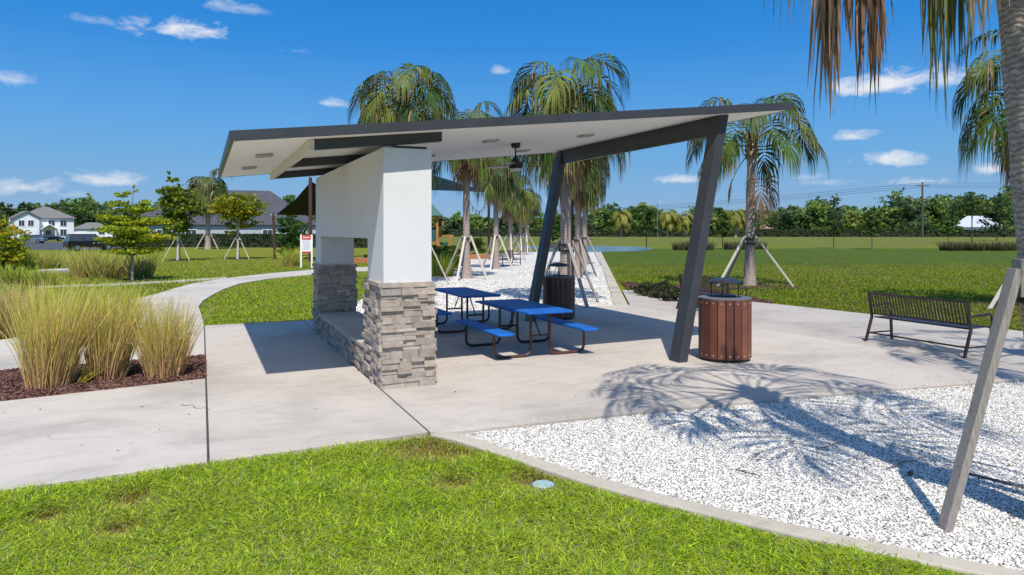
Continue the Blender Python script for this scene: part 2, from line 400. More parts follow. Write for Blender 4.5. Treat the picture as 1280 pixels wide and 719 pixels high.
# mulch
def make_mulch():
    m, nt, b, o = newmat('mulch_bed')
    co = geocoord(nt)
    n1 = noise(nt, co, 34, 5, 0.75, stretch=(1, 0.5, 1)); n2 = noise(nt, co, 4, 4, 0.6)
    c = ramp(nt, n1, [(0.3, (.018, .010, .010)), (0.52, (.085, .042, .036)), (0.75, (.22, .125, .100))])
    c = mix(nt, 0.6, c, ramp(nt, n2, [(0.3, (.7, .68, .7)), (0.7, (1.2, 1.1, 1.1))]), 'MULTIPLY')
    nt.links.new(c, b.inputs['Base Color']); b.inputs['Roughness'].default_value = 0.95
    bump(nt, n1, 1.0, 0.05, b); return m
MULCHM = make_mulch(); CHIP = attrmat('mulch_chip', 0.9, spec=0.15)
mm = MB(); mm.sheet = True
def disc(c, r, n=14, seed=0):
    q = random.Random(seed)
    return [(c[0] + r * (0.85 + 0.3 * q.random()) * math.cos(i * 2 * math.pi / n), c[1] + r * (0.85 + 0.3 * q.random()) * math.sin(i * 2 * math.pi / n)) for i in range(n)]
TREE_SPOTS = {'a': gp(165, 350), 'b': gp(222, 325), 'c': gp(297, 323)}
PALM_R2 = at(1292, 18.7)
RINGS = [disc(PALM_R1, 1.9, seed=1), disc(PALM_R2, 1.6, seed=2), disc(TREE_SPOTS['a'] + Vector((-0.3, 0.2, 0)), 1.15, seed=3), disc(TREE_SPOTS['b'], 0.8, seed=4), disc(TREE_SPOTS['c'], 0.8, seed=5)]
MULCHES = [MULCH_L, MULCH_R] + RINGS
for poly in MULCHES:
    n = len(poly); a = sum(poly[i][0] * poly[(i + 1) % n][1] - poly[(i + 1) % n][0] * poly[i][1] for i in range(n))
    p = poly if a > 0 else poly[::-1]
    mm.add([(x, y, -0.035) for x, y in p], [tuple(range(n))])
tag(mm.build('mulch', MULCHM), 'dark brown shredded bark mulch in the planting beds', 'mulch', kind='stuff')
def chips(P, z, L0, L1, colf):
    n = len(P)
    base = np.array([(i, j, k) for k in (-1, 1) for j in (-1, 1) for i in (-1, 1)], float) * 0.5
    L = L0 + (L1 - L0) * rng.random(n)
    V = base[None] * np.stack([L, L * (0.14 + 0.2 * rng.random(n)), 0.006 + 0.008 * rng.random(n)], 1)[:, None, :]
    t = (rng.random(n) - 0.5) * 0.9; a = rng.random(n) * 6.283
    x = V[..., 0] * np.cos(t)[:, None]; zz = V[..., 2] + V[..., 0] * np.sin(t)[:, None]
    xx = x * np.cos(a)[:, None] - V[..., 1] * np.sin(a)[:, None]; yy = x * np.sin(a)[:, None] + V[..., 1] * np.cos(a)[:, None]
    V = np.stack([xx + P[:, 0:1], yy + P[:, 1:2], zz + z + 0.025 * rng.random((n, 1))], 2)
    return V, np.repeat(colf(n)[:, None, :], 8, 1)
BOXF = [(0, 2, 3, 1), (4, 5, 7, 6), (0, 1, 5, 4), (2, 6, 7, 3), (0, 4, 6, 2), (1, 3, 7, 5)]
def mulch_cols(n):
    v = rng.random(n)[:, None] ** 1.5
    return (1 - v) * np.array([.040, .018, .015]) + v * np.array([.27, .145, .11])
P = np.concatenate([sample_poly(MULCH_L, 13000, 8, 15, 1.0), sample_poly(MULCH_R, 4000, 17, 30)] + [sample_poly(r, 900, 15, 60) for r in RINGS[:3]])
V, C = chips(P, -0.03, 0.03, 0.11, mulch_cols)
tag(np_mesh('mulch_chips', V, 8, BOXF, CHIP, C), 'shredded bark chips lying loose over the beds', 'mulch', kind='stuff')

# ------------------------------------------------------------------ lawns: grass blades
GRASS = attrmat('grass_blade', 0.55, trans=0.5, spec=0.15)
def vnoise(P, s, seed):
    """cheap smooth value noise for patchiness"""
    q = np.random.default_rng(seed); T = q.random((64, 64))
    x, y = P[:, 0] * s, P[:, 1] * s
    i, j = np.floor(x).astype(int), np.floor(y).astype(int); u, v = x - i, y - j
    u, v = u * u * (3 - 2 * u), v * v * (3 - 2 * v)
    g_ = lambda a, b: T[a % 64, b % 64]
    return (g_(i, j) * (1 - u) + g_(i + 1, j) * u) * (1 - v) + (g_(i, j + 1) * (1 - u) + g_(i + 1, j + 1) * u) * v
BARE = [(gp(530, 558), 0.30), (gp(565, 563), 0.22), (gp(568, 599), 0.16), (gp(668, 597), 0.20), (gp(165, 618), 0.16), (gp(150, 655), 0.14), (gp(60, 640), 0.12)]
def blades(name, P, h0, h1, w0, w1, label, lean=0.6, yellow=0.35, z=GZ, bright=1.0):
    n = len(P)
    dry = vnoise(P, 0.55, 3) * 0.55 + vnoise(P, 1.7, 4) * 0.3 + vnoise(P, 5.0, 5) * 0.15
    bare = np.zeros(n)
    for c, r in BARE:
        bare = np.maximum(bare, np.exp(-((P[:, 0] - c.x) ** 2 + (P[:, 1] - c.y) ** 2) / (r * r)))
    hh = (h0 + (h1 - h0) * rng.random(n) ** 1.3) * (0.7 + 0.5 * vnoise(P, 2.3, 9)) * (1 - 0.65 * bare)
    w = w0 + (w1 - w0) * rng.random(n)
    a = rng.random(n) * 6.283; ln = lean * (0.25 + rng.random(n)) * hh
    dx, dy = np.cos(a), np.sin(a); b = a + 1.57 + (rng.random(n) - .5); wx, wy = np.cos(b) * w / 2, np.sin(b) * w / 2
    def row(t, ww, lz):
        cx, cy = P[:, 0] + dx * ln * t * t, P[:, 1] + dy * ln * t * t
        return np.stack([cx - wx * ww, cy - wy * ww, z + lz], 1), np.stack([cx + wx * ww, cy + wy * ww, z + lz], 1)
    A = row(0, 0.8, np.zeros(n) - 0.005); B = row(0.6, 1.0, hh * 0.66); T = row(1.0, 0.12, hh * (1 - 0.25 * rng.random(n)))
    V = np.stack([A[0], A[1], B[1], B[0], T[1], T[0]], 1)
    k = rng.random(n); y = np.clip((dry - 0.42) * 2.2, 0, 1) * yellow + 0.18 * k
    c1, c2, c3 = np.array([.120, .205, .007]), np.array([.365, .450, .022]), np.array([.52, .42, .10])
    col = c1 * (1 - k[:, None]) + c2 * k[:, None]
    y = np.clip(y * 0.6, 0, 1)[:, None]; col = col * (1 - y) + c3 * y * 0.75
    bb = (bare * (rng.random(n) < 0.8))[:, None]; col = col * (1 - bb) + np.array([.24, .13, .06]) * bb
    dead = rng.random(n) < 0.11; col[dead] = np.array([.30, .25, .12]) * (0.6 + .6 * rng.random((int(dead.sum()), 1)))
    blue = rng.random(n) < 0.2; col[blue] = col[blue] * np.array([.62, .80, 1.3])
    col *= (0.55 + 0.85 * rng.random(n) ** .8)[:, None] * bright
    o = np_mesh(name, V, 6, [(0, 1, 2, 3), (3, 2, 4, 5)], GRASS, np.repeat(col[:, None, :], 6, 1))
    return tag(o, label, 'grass', kind='stuff')
LAWN_F = [(-14, walk_edge(-14) - .035), (0, walk_edge(0) - .03), (2.10, 6.66)] + [(x - 0.09, y - 0.03) for x, y in KERB[1:]] + [(6, -6), (-14, -6)]
P = sample_poly(LAWN_F, 270000, 3.75, 8.4, 1.15, 0.82)
P = P[(rng.random(len(P)) < 0.25) | (np.min([np.hypot(P[:, 0] - c.x, P[:, 1] - c.y) / r for c, r in BARE], 0) > 0.75)]
blades('grass', P, 0.03, 0.088, 0.004, 0.010, 'short bright green turf in front of the sidewalk', 1.6, bright=1.62)
LAWN_I = [(0.1, 16.24), (2.3, 16.26), (2.9, 17.6), (4.2, 20.5), (6.6, 25.5), (9.3, 30.5), (11.5, 35), (13, 37.6), (8, 35.4), (4.67, 33.2), (2.7, 31.2), (1.4, 28.8), (0.72, 26.2), (0.27, 23.5), (0.06, 22), (-0.04, 20.4), (0.04, 18.3)]
P = sample_poly(LAWN_I, 42000, 14.5, 40, 1.2, 0.6)
blades('grass', P, 0.04, 0.09, 0.012, 0.024, 'lawn between the curving path and the shelter wall', 1.6, 1.0, bright=1.25)
LAWN_L = [(-2.9, 15.9), (-2.5, 19.5), (-1.9, 22.5), (-1.25, 25.2), (-0.8, 27.4), (-0.2, 29.6), (0.8, 31.8), (2, 33.7), (3.3, 35.4), (5.3, 37.6), (8.5, 39.4), (15, 41), (30, 110), (-30, 75), (-25, 20), (-4.5, 15.2)]
P = sample_poly(LAWN_L, 70000, 15, 60, 1.5, 0.78)
dd = P[:, 0] * SN + P[:, 1] * CS; P = P[rng.random(len(P)) > np.clip((dd - 28) / 30, 0, 1)]
blades('grass', P, 0.05, 0.13, 0.015, 0.035, 'open lawn beyond the curving path by the young trees', 1.4, 0.9, bright=1.1)
LAWN_R = [(15.3, 4.9), (15.1, 8.65), (14.7, 13.46), (15.0, 15.3), (15.6, 17.5), (16.6, 20.4), (15.6, 23.5), (14.6, 23.0), (36, 59), (60, 80), (110, 60), (60, 5)]
P = sample_poly(LAWN_R, 120000, 13.5, 48, 1.7, 0.8)
dd = P[:, 0] * SN + P[:, 1] * CS; P = P[rng.random(len(P)) > np.clip((dd - 22) / 26, 0, 1)]
blades('grass', P, 0.04, 0.11, 0.012, 0.03, 'wide lawn between the benches and the pond', 1.2, 0.9, bright=.78)

# ------------------------------------------------------------------ water, road
def make_water():
    m, nt, b, o = newmat('pond_water')
    b.inputs['Base Color'].default_value = (.16, .24, .24, 1); b.inputs['Roughness'].default_value = 0.12
    bump(nt, noise(nt, geocoord(nt), 1.2, 3, 0.6), 0.7, 0.12, b); return m
w = MB(); w.sheet = True
pond = [at(742, 68.0), at(770, 70.5), at(800, 72.5), at(817, 78), at(812, 87), at(790, 94), at(750, 97), at(690, 98), at(640, 94), at(655, 84), at(700, 72)]
w.add([(p.x, p.y, GZ + 0.012) for p in pond], [tuple(range(len(pond)))])
tag(w.build('water', make_water()), 'blue pond beyond the end of the palm avenue', 'pond', kind='structure')
ASPH = plain('asphalt', (.055, .057, .062), 0.9, var=0.15, scale=0.6)
rd = MB(); rd.sheet = True; rd.add([(x, y, GZ + 0.01) for x, y in ROAD], [tuple(range(len(ROAD)))])
tag(rd.build('road', ASPH), kind='structure')

# ------------------------------------------------------------------ pavilion
PAV = Vector((2.05, 8.75, 0))
pav = empty('picnic_shelter', PAV, 'modern open picnic shelter with tilted flat roof, white wall and leaning charcoal posts', 'picnic shelter')
def rz(x): return 3.015 + 0.1125 * (x - 0.285)       # underside of the roof
X0, X1, Y0, Y1 = 0.285, 8.76, 8.50, 14.50
def sheared(mb, x0, x1, y0, y1, a, b):
    """slab following the roof pitch; a and b are offsets from the underside"""
    vs = [(x, y, rz(x) + k) for k in (a, b) for y in (y0, y1) for x in (x0, x1)]
    mb.add(vs, [(0, 2, 3, 1), (4, 5, 7, 6), (0, 1, 5, 4), (2, 6, 7, 3), (0, 4, 6, 2), (1, 3, 7, 5)])
m = MB(); sheared(m, X0 + 0.03, X1 - 0.03, Y0 + 0.03, Y1 - 0.03, 0.02, 0.105)
roof = m.build('roof', DARKMETAL, pav, off=PAV)
m = MB()
sheared(m, X0, X1, Y0, Y0 + 0.05, 0.0, 0.118); sheared(m, X0, X1, Y1 - 0.05, Y1, 0.0, 0.118)
sheared(m, X0, X0 + 0.05, Y0 + 0.05, Y1 - 0.05, 0.0, 0.118); sheared(m, X1 - 0.05, X1, Y0 + 0.05, Y1 - 0.05, 0.0, 0.118)
m.build('fascia', DARKMETAL, roof)
for ch in roof.children:
    ch.data.transform(Matrix.Translation(-PAV))
m = MB(); sheared(m, X0 + 0.052, X1 - 0.052, Y0 + 0.052, Y1 - 0.052, 0.004, 0.019)
o = m.build('soffit', SOFFIT, roof, off=PAV)
# joists over the wall
for y in (8.82, 11.45, 14.06):
    m = MB(); x0, x1 = 1.262, 2.90
    vs = [(x, yy, rz(x) + k) for k in (-0.125, 0.003) for yy in (y, y + 0.13) for x in (x0, x1)]
    m.add(vs, [(0, 2, 3, 1), (4, 5, 7, 6), (0, 1, 5, 4), (2, 6, 7, 3), (0, 4, 6, 2), (1, 3, 7, 5)])
    m.build('cross_beam', DARKMETAL, pav, off=PAV)
m = MB(); vs = [(x, y, rz(1.2) + k) for k in (-0.128, 0.001) for y in (8.80, 14.21) for x in (1.20, 1.260)]
m.add(vs, [(0, 2, 3, 1), (4, 5, 7, 6), (0, 1, 5, 4), (2, 6, 7, 3), (0, 4, 6, 2), (1, 3, 7, 5)])
m.build('edge_beam', plain('beam_cream', (.66, .62, .55), 0.6, var=0.04), pav, off=PAV)
TOPZ = 3.068; PT = 1.90; ST_T = 1.344
# white wall panel spanning the two piers
m = MB(); m.b2((2.112, 9.72, PT), (2.748, 13.88, TOPZ)); m.build('wall_panel', STUCCO, pav, off=PAV)
m = MB(); m.b2((2.25, 8.85, TOPZ), (2.70, 14.4, TOPZ + 0.035)); m.build('bearing_plate', DARKMETAL, pav, off=PAV)
STONEV = attrmat('ledger_stone', 0.9, spec=0.2, nscale=14, bstr=0.5, bscale=45)
def ledger(mb, o_, u, n_, width, height, seed, z0=0.0):
    """stacked ledger stones on a vertical face: origin, unit along, outward normal"""
    q = random.Random(seed); o_, u, n_ = Vector(o_), Vector(u), Vector(n_)
    z = 0.0
    while z < height - 0.012:
        hrow = q.choice((0.04, 0.05, 0.055, 0.065, 0.08, 0.10))
        if z + hrow > height - 0.03: hrow = height - z
        x = 0.0 - q.random() * 0.02
        while x < width - 0.001:
            L = q.uniform(0.09, 0.34)
            if x + L > width - 0.07: L = width - x + q.random() * 0.012
            subs = [(0, hrow)] if hrow < 0.085 or q.random() < 0.5 else [(0, hrow * 0.5), (hrow * 0.5, hrow * 0.5)]
            for sz, sh in subs:
                p = q.choice((0.002, 0.010, 0.022, 0.034, 0.045)) + q.random() * 0.004
                k = q.uniform(0.80, 1.12); warm = q.uniform(-0.008, 0.012)
                base = q.choice(((.43, .375, .33), (.40, .355, .325), (.45, .39, .335), (.36, .325, .30), (.42, .375, .345)))
                col = (base[0] * k + warm, base[1] * k * .965, base[2] * k * .90 - warm)
                c = o_ + u * (x + L / 2) + n_ * (p / 2 - 0.02) + Vector((0, 0, z0 + z + sz + sh / 2))
                sx = abs(u.x) * (L - 0.003) + abs(n_.x) * (p + 0.04)
                sy = abs(u.y) * (L - 0.003) + abs(n_.y) * (p + 0.04)
                tilt = (q.uniform(-.008, .008), q.uniform(-.008, .008), q.uniform(-.01, .01))
                mb.box(c, (sx, sy, sh - 0.003), tilt, col)
            x += L
        z += hrow
CORE = (.16, .14, .13)
def pier(y0, y1, seed):
    m = MB(); m.b2((2.112, y0, ST_T - 0.02), (2.748, y1, TOPZ - 0.002))
    p = m.build('column', STUCCO, pav, off=PAV, bevel=0.004)
    m = MB(); m.b2((2.10, y0 - 0.01, -0.02), (2.76, y1 + 0.01, ST_T - 0.004), CORE)
    ledger(m, (2.085, y0 - 0.015, 0), (1, 0, 0), (0, -1, 0), 0.69, ST_T, seed)
    ledger(m, (2.085, y0 - 0.015, 0), (0, 1, 0), (-1, 0, 0), y1 - y0 + 0.03, ST_T, seed + 1)
    ledger(m, (2.775, y0 - 0.015, 0), (0, 1, 0), (1, 0, 0), y1 - y0 + 0.03, ST_T, seed + 2)
    ledger(m, (2.085, y1 + 0.015, 0), (1, 0, 0), (0, 1, 0), 0.69, ST_T, seed + 3)
    m.build('stone_base', STONEV, p, off=PAV)
pier(8.79, 9.719, 11); pier(13.881, 14.56, 31)
m = MB(); m.b2((2.10, 9.78, -0.02), (2.76, 13.82, 0.375), CORE)
ledger(m, (2.085, 9.77, 0), (0, 1, 0), (-1, 0, 0), 4.06, 0.37, 51); ledger(m, (2.775, 9.77, 0), (0, 1, 0), (1, 0, 0), 4.06, 0.37, 52)
sw = m.build('seat_wall', STONEV, pav, off=PAV)
m = MB(); m.b2((2.045, 9.775, 0.372), (2.815, 13.825, 0.425)); m.build('cap', CONC, sw, off=PAV, bevel=0.006)
# leaning posts and header beam
def lean_post(y0, y1, xb, xt):
    m = MB(); hw = 0.082
    zt = lambda x: rz(x) - 0.002
    vs = []
    for y in (y0, y1):
        vs += [(xb - hw, y, 0), (xb + hw, y, 0), (xt + hw, y, zt(xt + hw)), (xt - hw, y, zt(xt - hw))]
    m.add(vs, [(0, 1, 2, 3), (7, 6, 5, 4), (0, 4, 5, 1), (1, 5, 6, 2), (2, 6, 7, 3), (3, 7, 4, 0)])
    m.build('post', DARKMETAL, pav, off=PAV, bevel=0.008)
lean_post(8.68, 8.93, 6.70, 7.50); lean_post(13.98, 14.23, 6.70, 7.50)
m = MB(); x = 7.50
vs = [(xx, y, rz(xx) + k) for k in (-0.30, 0.003) for y in (8.932, 13.978) for xx in (x - 0.07, x + 0.07)]
m.add(vs, [(0, 2, 3, 1), (4, 5, 7, 6), (0, 1, 5, 4), (2, 6, 7, 3), (0, 4, 6, 2), (1, 3, 7, 5)])
m.build('header_beam', DARKMETAL, pav, off=PAV)
# ceiling lights
pitch = -math.atan(0.1125)
LM = plain('fixture_grey', (.42, .40, .37), 0.5, 0.3); LENS = plain('lens_frost', (.62, .60, .55), 0.3)
spots = [((0.80, 10.37), 'small square ceiling light left of the white wall, nearer the front roof corner'),
         ((0.72, 12.4), 'small square ceiling light left of the white wall, towards the back edge'),
         ((3.90, 12.7), 'small square ceiling light just right of the white column top, near the back edge'),
         ((4.26, 10.46), 'small square ceiling light between the white column and the ceiling fan, nearer the front'),
         ((6.10, 10.60), 'small square ceiling light between the fan and the near leaning post'),
         ((6.05, 13.1), 'small square ceiling light directly behind the ceiling fan')]
for (x, y), lab in spots:
    t = empty('ceiling_light', (x, y, rz(x) + 0.004), lab, 'ceiling light', 'square downlights in the shelter ceiling'); t.rotation_euler = (0, pitch, 0)
    m = MB()
    for s in (-1, 1):
        m.box((s * 0.095, 0, -0.018), (0.035, 0.225, 0.036)); m.box((0, s * 0.095, -0.018), (0.154, 0.035, 0.036))
    m.build('frame', LM, t, bevel=0.004)
    m = MB(); m.box((0, 0, -0.014), (0.152, 0.152, 0.024)); m.build('lens', LENS, t)
# ceiling fan
fx, fy = 5.09, 11.32; ft = rz(fx)
fan = empty('ceiling_fan', (fx, fy, ft), 'black three-blade ceiling fan hanging from the shelter ceiling', 'ceiling fan')
m = MB(); m.lathe([(0.085, 0.02), (0.085, -0.05), (0.06, -0.085), (0.02, -0.095)]); m.build('canopy', BLACK, fan, True, auto=40)
m = MB(); m.tube([(0, 0, -0.08), (0, 0, -0.27)], 0.014, 10); m.build('downrod', BLACK, fan, True, auto=40)
m = MB(); m.lathe([(0.02, -0.22), (0.035, -0.25), (0.10, -0.33), (0.125, -0.36), (0.125, -0.43), (0.11, -0.445)]); m.build('motor', BLACK, fan, True, auto=40)
m = MB(); m.lathe([(0.105, -0.444), (0.10, -0.47), (0.06, -0.492), (0.01, -0.498)]); m.build('light_cover', LENS, fan, True)
for k in range(3):
    a = R(-5) + k * 2 * math.pi / 3
    m = MB(); d = Vector((math.cos(a), math.sin(a), 0)); n = Vector((-d.y, d.x, 0))
    vs = []; 
    for r, w_, t in ((0.10, .05, .1), (0.3, .075, .16), (0.62, .065, .14), (0.72, .04, .12)):
        for s in (-1, 1):
            for zz in (0.004, -0.004): vs.append(d * r + n * (s * w_) + Vector((0, 0, -0.395 + s * w_ * t + zz)))
    fs = []
    for i in range(3):
        b = i * 4
        fs += [(b, b + 4, b + 6, b + 2), (b + 1, b + 3, b + 7, b + 5), (b, b + 1, b + 5, b + 4), (b + 2, b + 6, b + 7, b + 3)]
    fs += [(0, 2, 3, 1), (12, 13, 15, 14)]
    m.add(vs, fs); m.build('blade', BLACK, fan)

# ------------------------------------------------------------------ picnic tables
def make_blue():
    m, nt, b, o = newmat('blue_coated_mesh')
    co = objcoord(nt)
    v = N(nt, 'ShaderNodeTexVoronoi', distance='CHEBYCHEV'); v.inputs['Scale'].default_value = 36; v.inputs['Randomness'].default_value = 0
    nt.links.new(co, v.inputs['Vector'])
    c = ramp(nt, v.outputs['Distance'], [(0.18, (.006, .030, .12)), (0.30, (.014, .15, .58))])
    c = mix(nt, 1.0, c, ramp(nt, noise(nt, co, 3.5, 6, .7), [(0.3, (.72, .76, .8)), (0.65, (1.12, 1.1, 1.05))]), 'MULTIPLY')
    nt.links.new(c, b.inputs['Base Color']); b.inputs['Roughness'].default_value = 0.42; b.inputs['Specular IOR Level'].default_value = 0.25
    bump(nt, v.outputs['Distance'], 0.5, 0.01, b); return m
BLUE = make_blue(); BLUEE = plain('blue_coated_rim', (.010, .085, .36), 0.35, var=0.08)
def rounded_slab(mb, w, l, z0, z1, r=0.05):
    pts = []
    for sx, sy, a0 in ((1, 1, 0), (-1, 1, 90), (-1, -1, 180), (1, -1, 270)):
        for k in range(5):
            a = R(a0 + k * 22.5); pts.append((sx * (w / 2 - r) + r * math.cos(a), sy * (l / 2 - r) + r * math.sin(a)))
    mb.prism(pts, z0, z1)
def arc_path(pts, r=0.12, k=6):
    out = [Vector(pts[0])]
    for i in range(1, len(pts) - 1):
        a, b, c = Vector(pts[i - 1]), Vector(pts[i]), Vector(pts[i + 1])
        u = (a - b).normalized(); v = (c - b).normalized()
        p0, p1 = b + u * r, b + v * r
        for j in range(k + 1):
            t = j / k; out.append(p0 * (1 - t) ** 2 + b * 2 * t * (1 - t) + p1 * t * t)
    return out + [Vector(pts[-1])]
def make_table(loc, label):
    t = empty('picnic_table', loc, label, 'picnic table', 'blue picnic tables under the shelter')
    m = MB(); rounded_slab(m, 0.80, 2.06, 0.715, 0.755); top = m.build('tabletop', BLUE, t, bevel=0.012)
    SX = 0.74
    for s in (-1, 1):
        m = MB(); rounded_slab(m, 0.28, 1.98, 0.405, 0.442, 0.04)
        m.v = [(x + s * SX, y, z) for x, y, z in m.v]; m.build('bench_seat', BLUE, t, bevel=0.012)
    for e in (-1, 1):
        y = e * 0.63; m = MB()
        for s in (-1, 1):
            path = arc_path([(s * 0.17, y, 0.712), (s * 0.17, y, 0.025), (s * (SX + 0.06), y, 0.025), (s * (SX + 0.06), y, 0.40)], 0.13)
            m.tube(path, 0.0225, 10)
            m.box((s * (SX + 0.06 - 0.04), y, 0.400), (0.24, 0.045, 0.008))
        m.tube([(-0.17, y, 0.33), (0.17, y, 0.33)], 0.017, 8)
        m.box((0, y, 0.709), (0.70, 0.045, 0.010))
        m.build('leg_frame', REDBROWN if e < 0 else BROWNMETAL, t, True, auto=40)
        m = MB(); m.tube([(0, y, 0.335), (0, y - e * 0.36, 0.705)], 0.012, 8); m.build('brace', BROWNMETAL, t, True, auto=40)
    return t
make_table((4.96, 10.70, 0), 'blue picnic table nearer the viewer, its front end out in full sun')
make_table((4.98, 13.66, 0), 'blue picnic table farther back, wholly in the roof shade beside the stone pier')

# ------------------------------------------------------------------ litter bins
SLAT = attrmat('bin_slat', 0.45, spec=0.4, nscale=3)
def make_bin(loc, label, cols, rad=0.385):
    t = empty('litter_bin', loc, label, 'litter bin', 'round slatted litter bins')
    n = 20; q = random.Random(len(label)); m = MB()
    for k in range(n):
        a = 2 * math.pi * (k + 0.35) / n; d = Vector((math.cos(a), math.sin(a), 0)); u = Vector((-d.y, d.x, 0))
        c = q.choice(cols); kk = q.uniform(.8, 1.15); c = [x * kk for x in c]
        wv = 2 * math.pi * rad / n * 0.88
        m.box(d * (rad - 0.012) + Vector((0, 0, 0.50)), (0.024, wv, 0.90), Matrix((d, u, Vector((0, 0, 1)))).transposed(), tuple(c))
    for k in range(n):
        a = 2 * math.pi * (k + 0.35) / n; d = Vector((math.cos(a), math.sin(a), 0))
        for z in (0.10, 0.895): m.tube([d * (rad - 0.002) + Vector((0, 0, z)), d * (rad + 0.006) + Vector((0, 0, z))], 0.011, 8, True, (.42, .42, .42))
    m.build('slat_body', SLAT, t, bevel=0.003)
    m = MB(); m.lathe([(rad - 0.03, 0.03), (rad - 0.03, 0.93), (rad - 0.06, 0.93), (rad - 0.06, 0.06)], n=32); m.build('liner', BLACK, t, True, auto=40)
    m = MB(); m.lathe([(rad - 0.03, 0.935), (rad + 0.002, 0.952), (rad + 0.002, 0.968), (rad - 0.10, 0.985), (rad - 0.13, 0.975), (rad - 0.13, 0.936)], n=32)
    m.build('rim', plain('rim_grey', (.16, .165, .18), .4, .2), t, True, auto=30)
    m = MB(); r = 0.245
    m.lathe([(r - 0.03, 1.20), (r, 1.195), (r, 1.212), (r * .8, 1.245), (r * .45, 1.268), (0.02, 1.275)], n=32)
    m.build('lid', plain('lid_blueblack', (.022, .026, .038), .35), t, True, auto=40)
    for k in range(4):
        a = math.pi / 4 + k * math.pi / 2 + 0.25; d = Vector((math.cos(a), math.sin(a), 0)) * 0.205
        m = MB(); m.tube([d + Vector((0, 0, 0.96)), d + Vector((0, 0, 1.205))], 0.009, 8); m.build('lid_post', BLACK, t, True, auto=40)
    m = MB(); m.lathe([(rad - 0.05, 0.0), (rad - 0.05, 0.05), (rad - 0.08, 0.05)], n=32); m.build('base_ring', BLACK, t, True, auto=40)
    return t
make_bin(tuple(at(906, 10.95)), 'reddish-brown slatted litter bin in the sun next to the near leaning post', [(.160, .054, .030), (.13, .046, .028), (.18, .068, .038), (.075, .040, .034)], 0.395)
make_bin(tuple(at(698.5, 16.05)), 'dark slatted litter bin in the shade behind the picnic tables by the far leaning post', [(.11, .065, .048), (.085, .052, .042)], 0.37)

# ------------------------------------------------------------------ benches
def make_bench(loc, rzz, label, L=1.86, group='slatted metal park benches'):
    """seat faces local +X, long axis local Y"""
    t = empty('park_bench', loc, label, 'park bench', group, rzz)
    hl = L / 2
    m = MB(); nsl = 30                                                    # strap back, curved slightly
    for i in range(nsl):
        y = -hl + 0.07 + i * (L - 0.14) / (nsl - 1)
        m.bar((0.075, y, 0.50), (-0.02, y, 0.86), 0.030, 0.006, (1, 0, 0))
    m.build('backrest', BROWNMETAL, t)
    m = MB()
    m.tube([(-0.022, -hl, 0.872), (-0.022, hl, 0.872)], 0.019, 8)
    m.tube([(0.078, -hl + 0.02, 0.50), (0.078, hl - 0.02, 0.50)], 0.012, 8)
    m.build('back_rail', BROWNMETAL, t, True, auto=40)
    m = MB()
    for i in range(nsl):
        y = -hl + 0.07 + i * (L - 0.14) / (nsl - 1)
        m.bar((0.11, y, 0.438), (0.53, y, 0.448), 0.040, 0.006, (0, 0, 1))
    m.tube([(0.54, -hl + 0.03, 0.445), (0.54, hl - 0.03, 0.445)], 0.014, 8); m.tube([(0.10, -hl + 0.03, 0.436), (0.10, hl - 0.03, 0.436)], 0.014, 8)
    m.build('seat', BROWNMETAL, t, True, auto=30)
    for s in (-1, 1):
        y = s * (hl - 0.012)
        m = MB(); m.bar((-0.10, y, 0.0), (0.055, y, 0.44), 0.034, 0.05, (1, 0, 0)); m.bar((0.055, y, 0.43), (-0.022, y, 0.885), 0.034, 0.045, (1, 0, 0))
        m.build('leg', BROWNMETAL, t, bevel=0.006)
        m = MB(); m.bar((0.56, y, 0.0), (0.535, y, 0.45), 0.034, 0.05, (1, 0, 0)); m.build('leg', BROWNMETAL, t, bevel=0.006)
        m = MB(); m.tube(arc_path([(0.015, y, 0.64), (0.56, y, 0.665), (0.545, y, 0.44)], 0.11), 0.019, 8); m.build('armrest', BROWNMETAL, t, True, auto=40)
        m = MB(); m.tube([(-0.045, y, 0.15), (0.553, y, 0.15)], 0.014, 8); m.build('stretcher', BROWNMETAL, t, True, auto=40)
    m = MB(); m.tube([(-0.045, -hl, 0.155), (-0.045, hl, 0.155)], 0.015, 8); m.build('rear_stretcher', BROWNMETAL, t, True, auto=40)
    return t
make_bench((11.13, 8.12, 0), R(-1.5), 'dark bronze slatted bench seen from behind near the leaning timber prop')
make_bench((11.28, 13.85, 0), R(-1.0), 'dark bronze slatted bench half hidden behind the near leaning post and bin')
b3 = at(630, 41.5); make_bench((b3.x, b3.y, -0.04), R(-58), 'small dark bench on white gravel under the far palms', 1.9)
b4 = at(687, 66); make_bench((b4.x, b4.y, -0.04), R(-70), 'farthest bench at the pond end of the gravel avenue', 1.9)

# ------------------------------------------------------------------ palms
FROND = attrmat('palm_leaf', 0.5, trans=0.2, spec=0.2)
def make_palmtrunk():
    m, nt, b, o = newmat('palm_bark')
    co = objcoord(nt)
    rings = N(nt, 'ShaderNodeTexWave', bands_direction='Z'); rings.inputs['Scale'].default_value = 7.5
    rings.inputs['Distortion'].default_value = 6.5; rings.inputs['Detail'].default_value = 3; rings.inputs['Detail Scale'].default_value = 2.0
    nt.links.new(co, rings.inputs['Vector'])
    n = noise(nt, co, 16, 5, 0.7)
    c = ramp(nt, rings.outputs['Fac'], [(0.1, (.31, .245, .21)), (0.5, (.42, .345, .30)), (0.9, (.48, .40, .355))])
    c = mix(nt, 0.8, c, ramp(nt, n, [(0.3, (.55, .52, .5)), (0.7, (1.2, 1.18, 1.15))]), 'MULTIPLY')
    nt.links.new(c, b.inputs['Base Color']); b.inputs['Roughness'].default_value = 0.95
    b.inputs['Specular IOR Level'].default_value = 0.1
    bump(nt, mix(nt, 0.65, rings.outputs['Fac'], n), 0.55, 0.025, b); return m
BARK = make_palmtrunk()
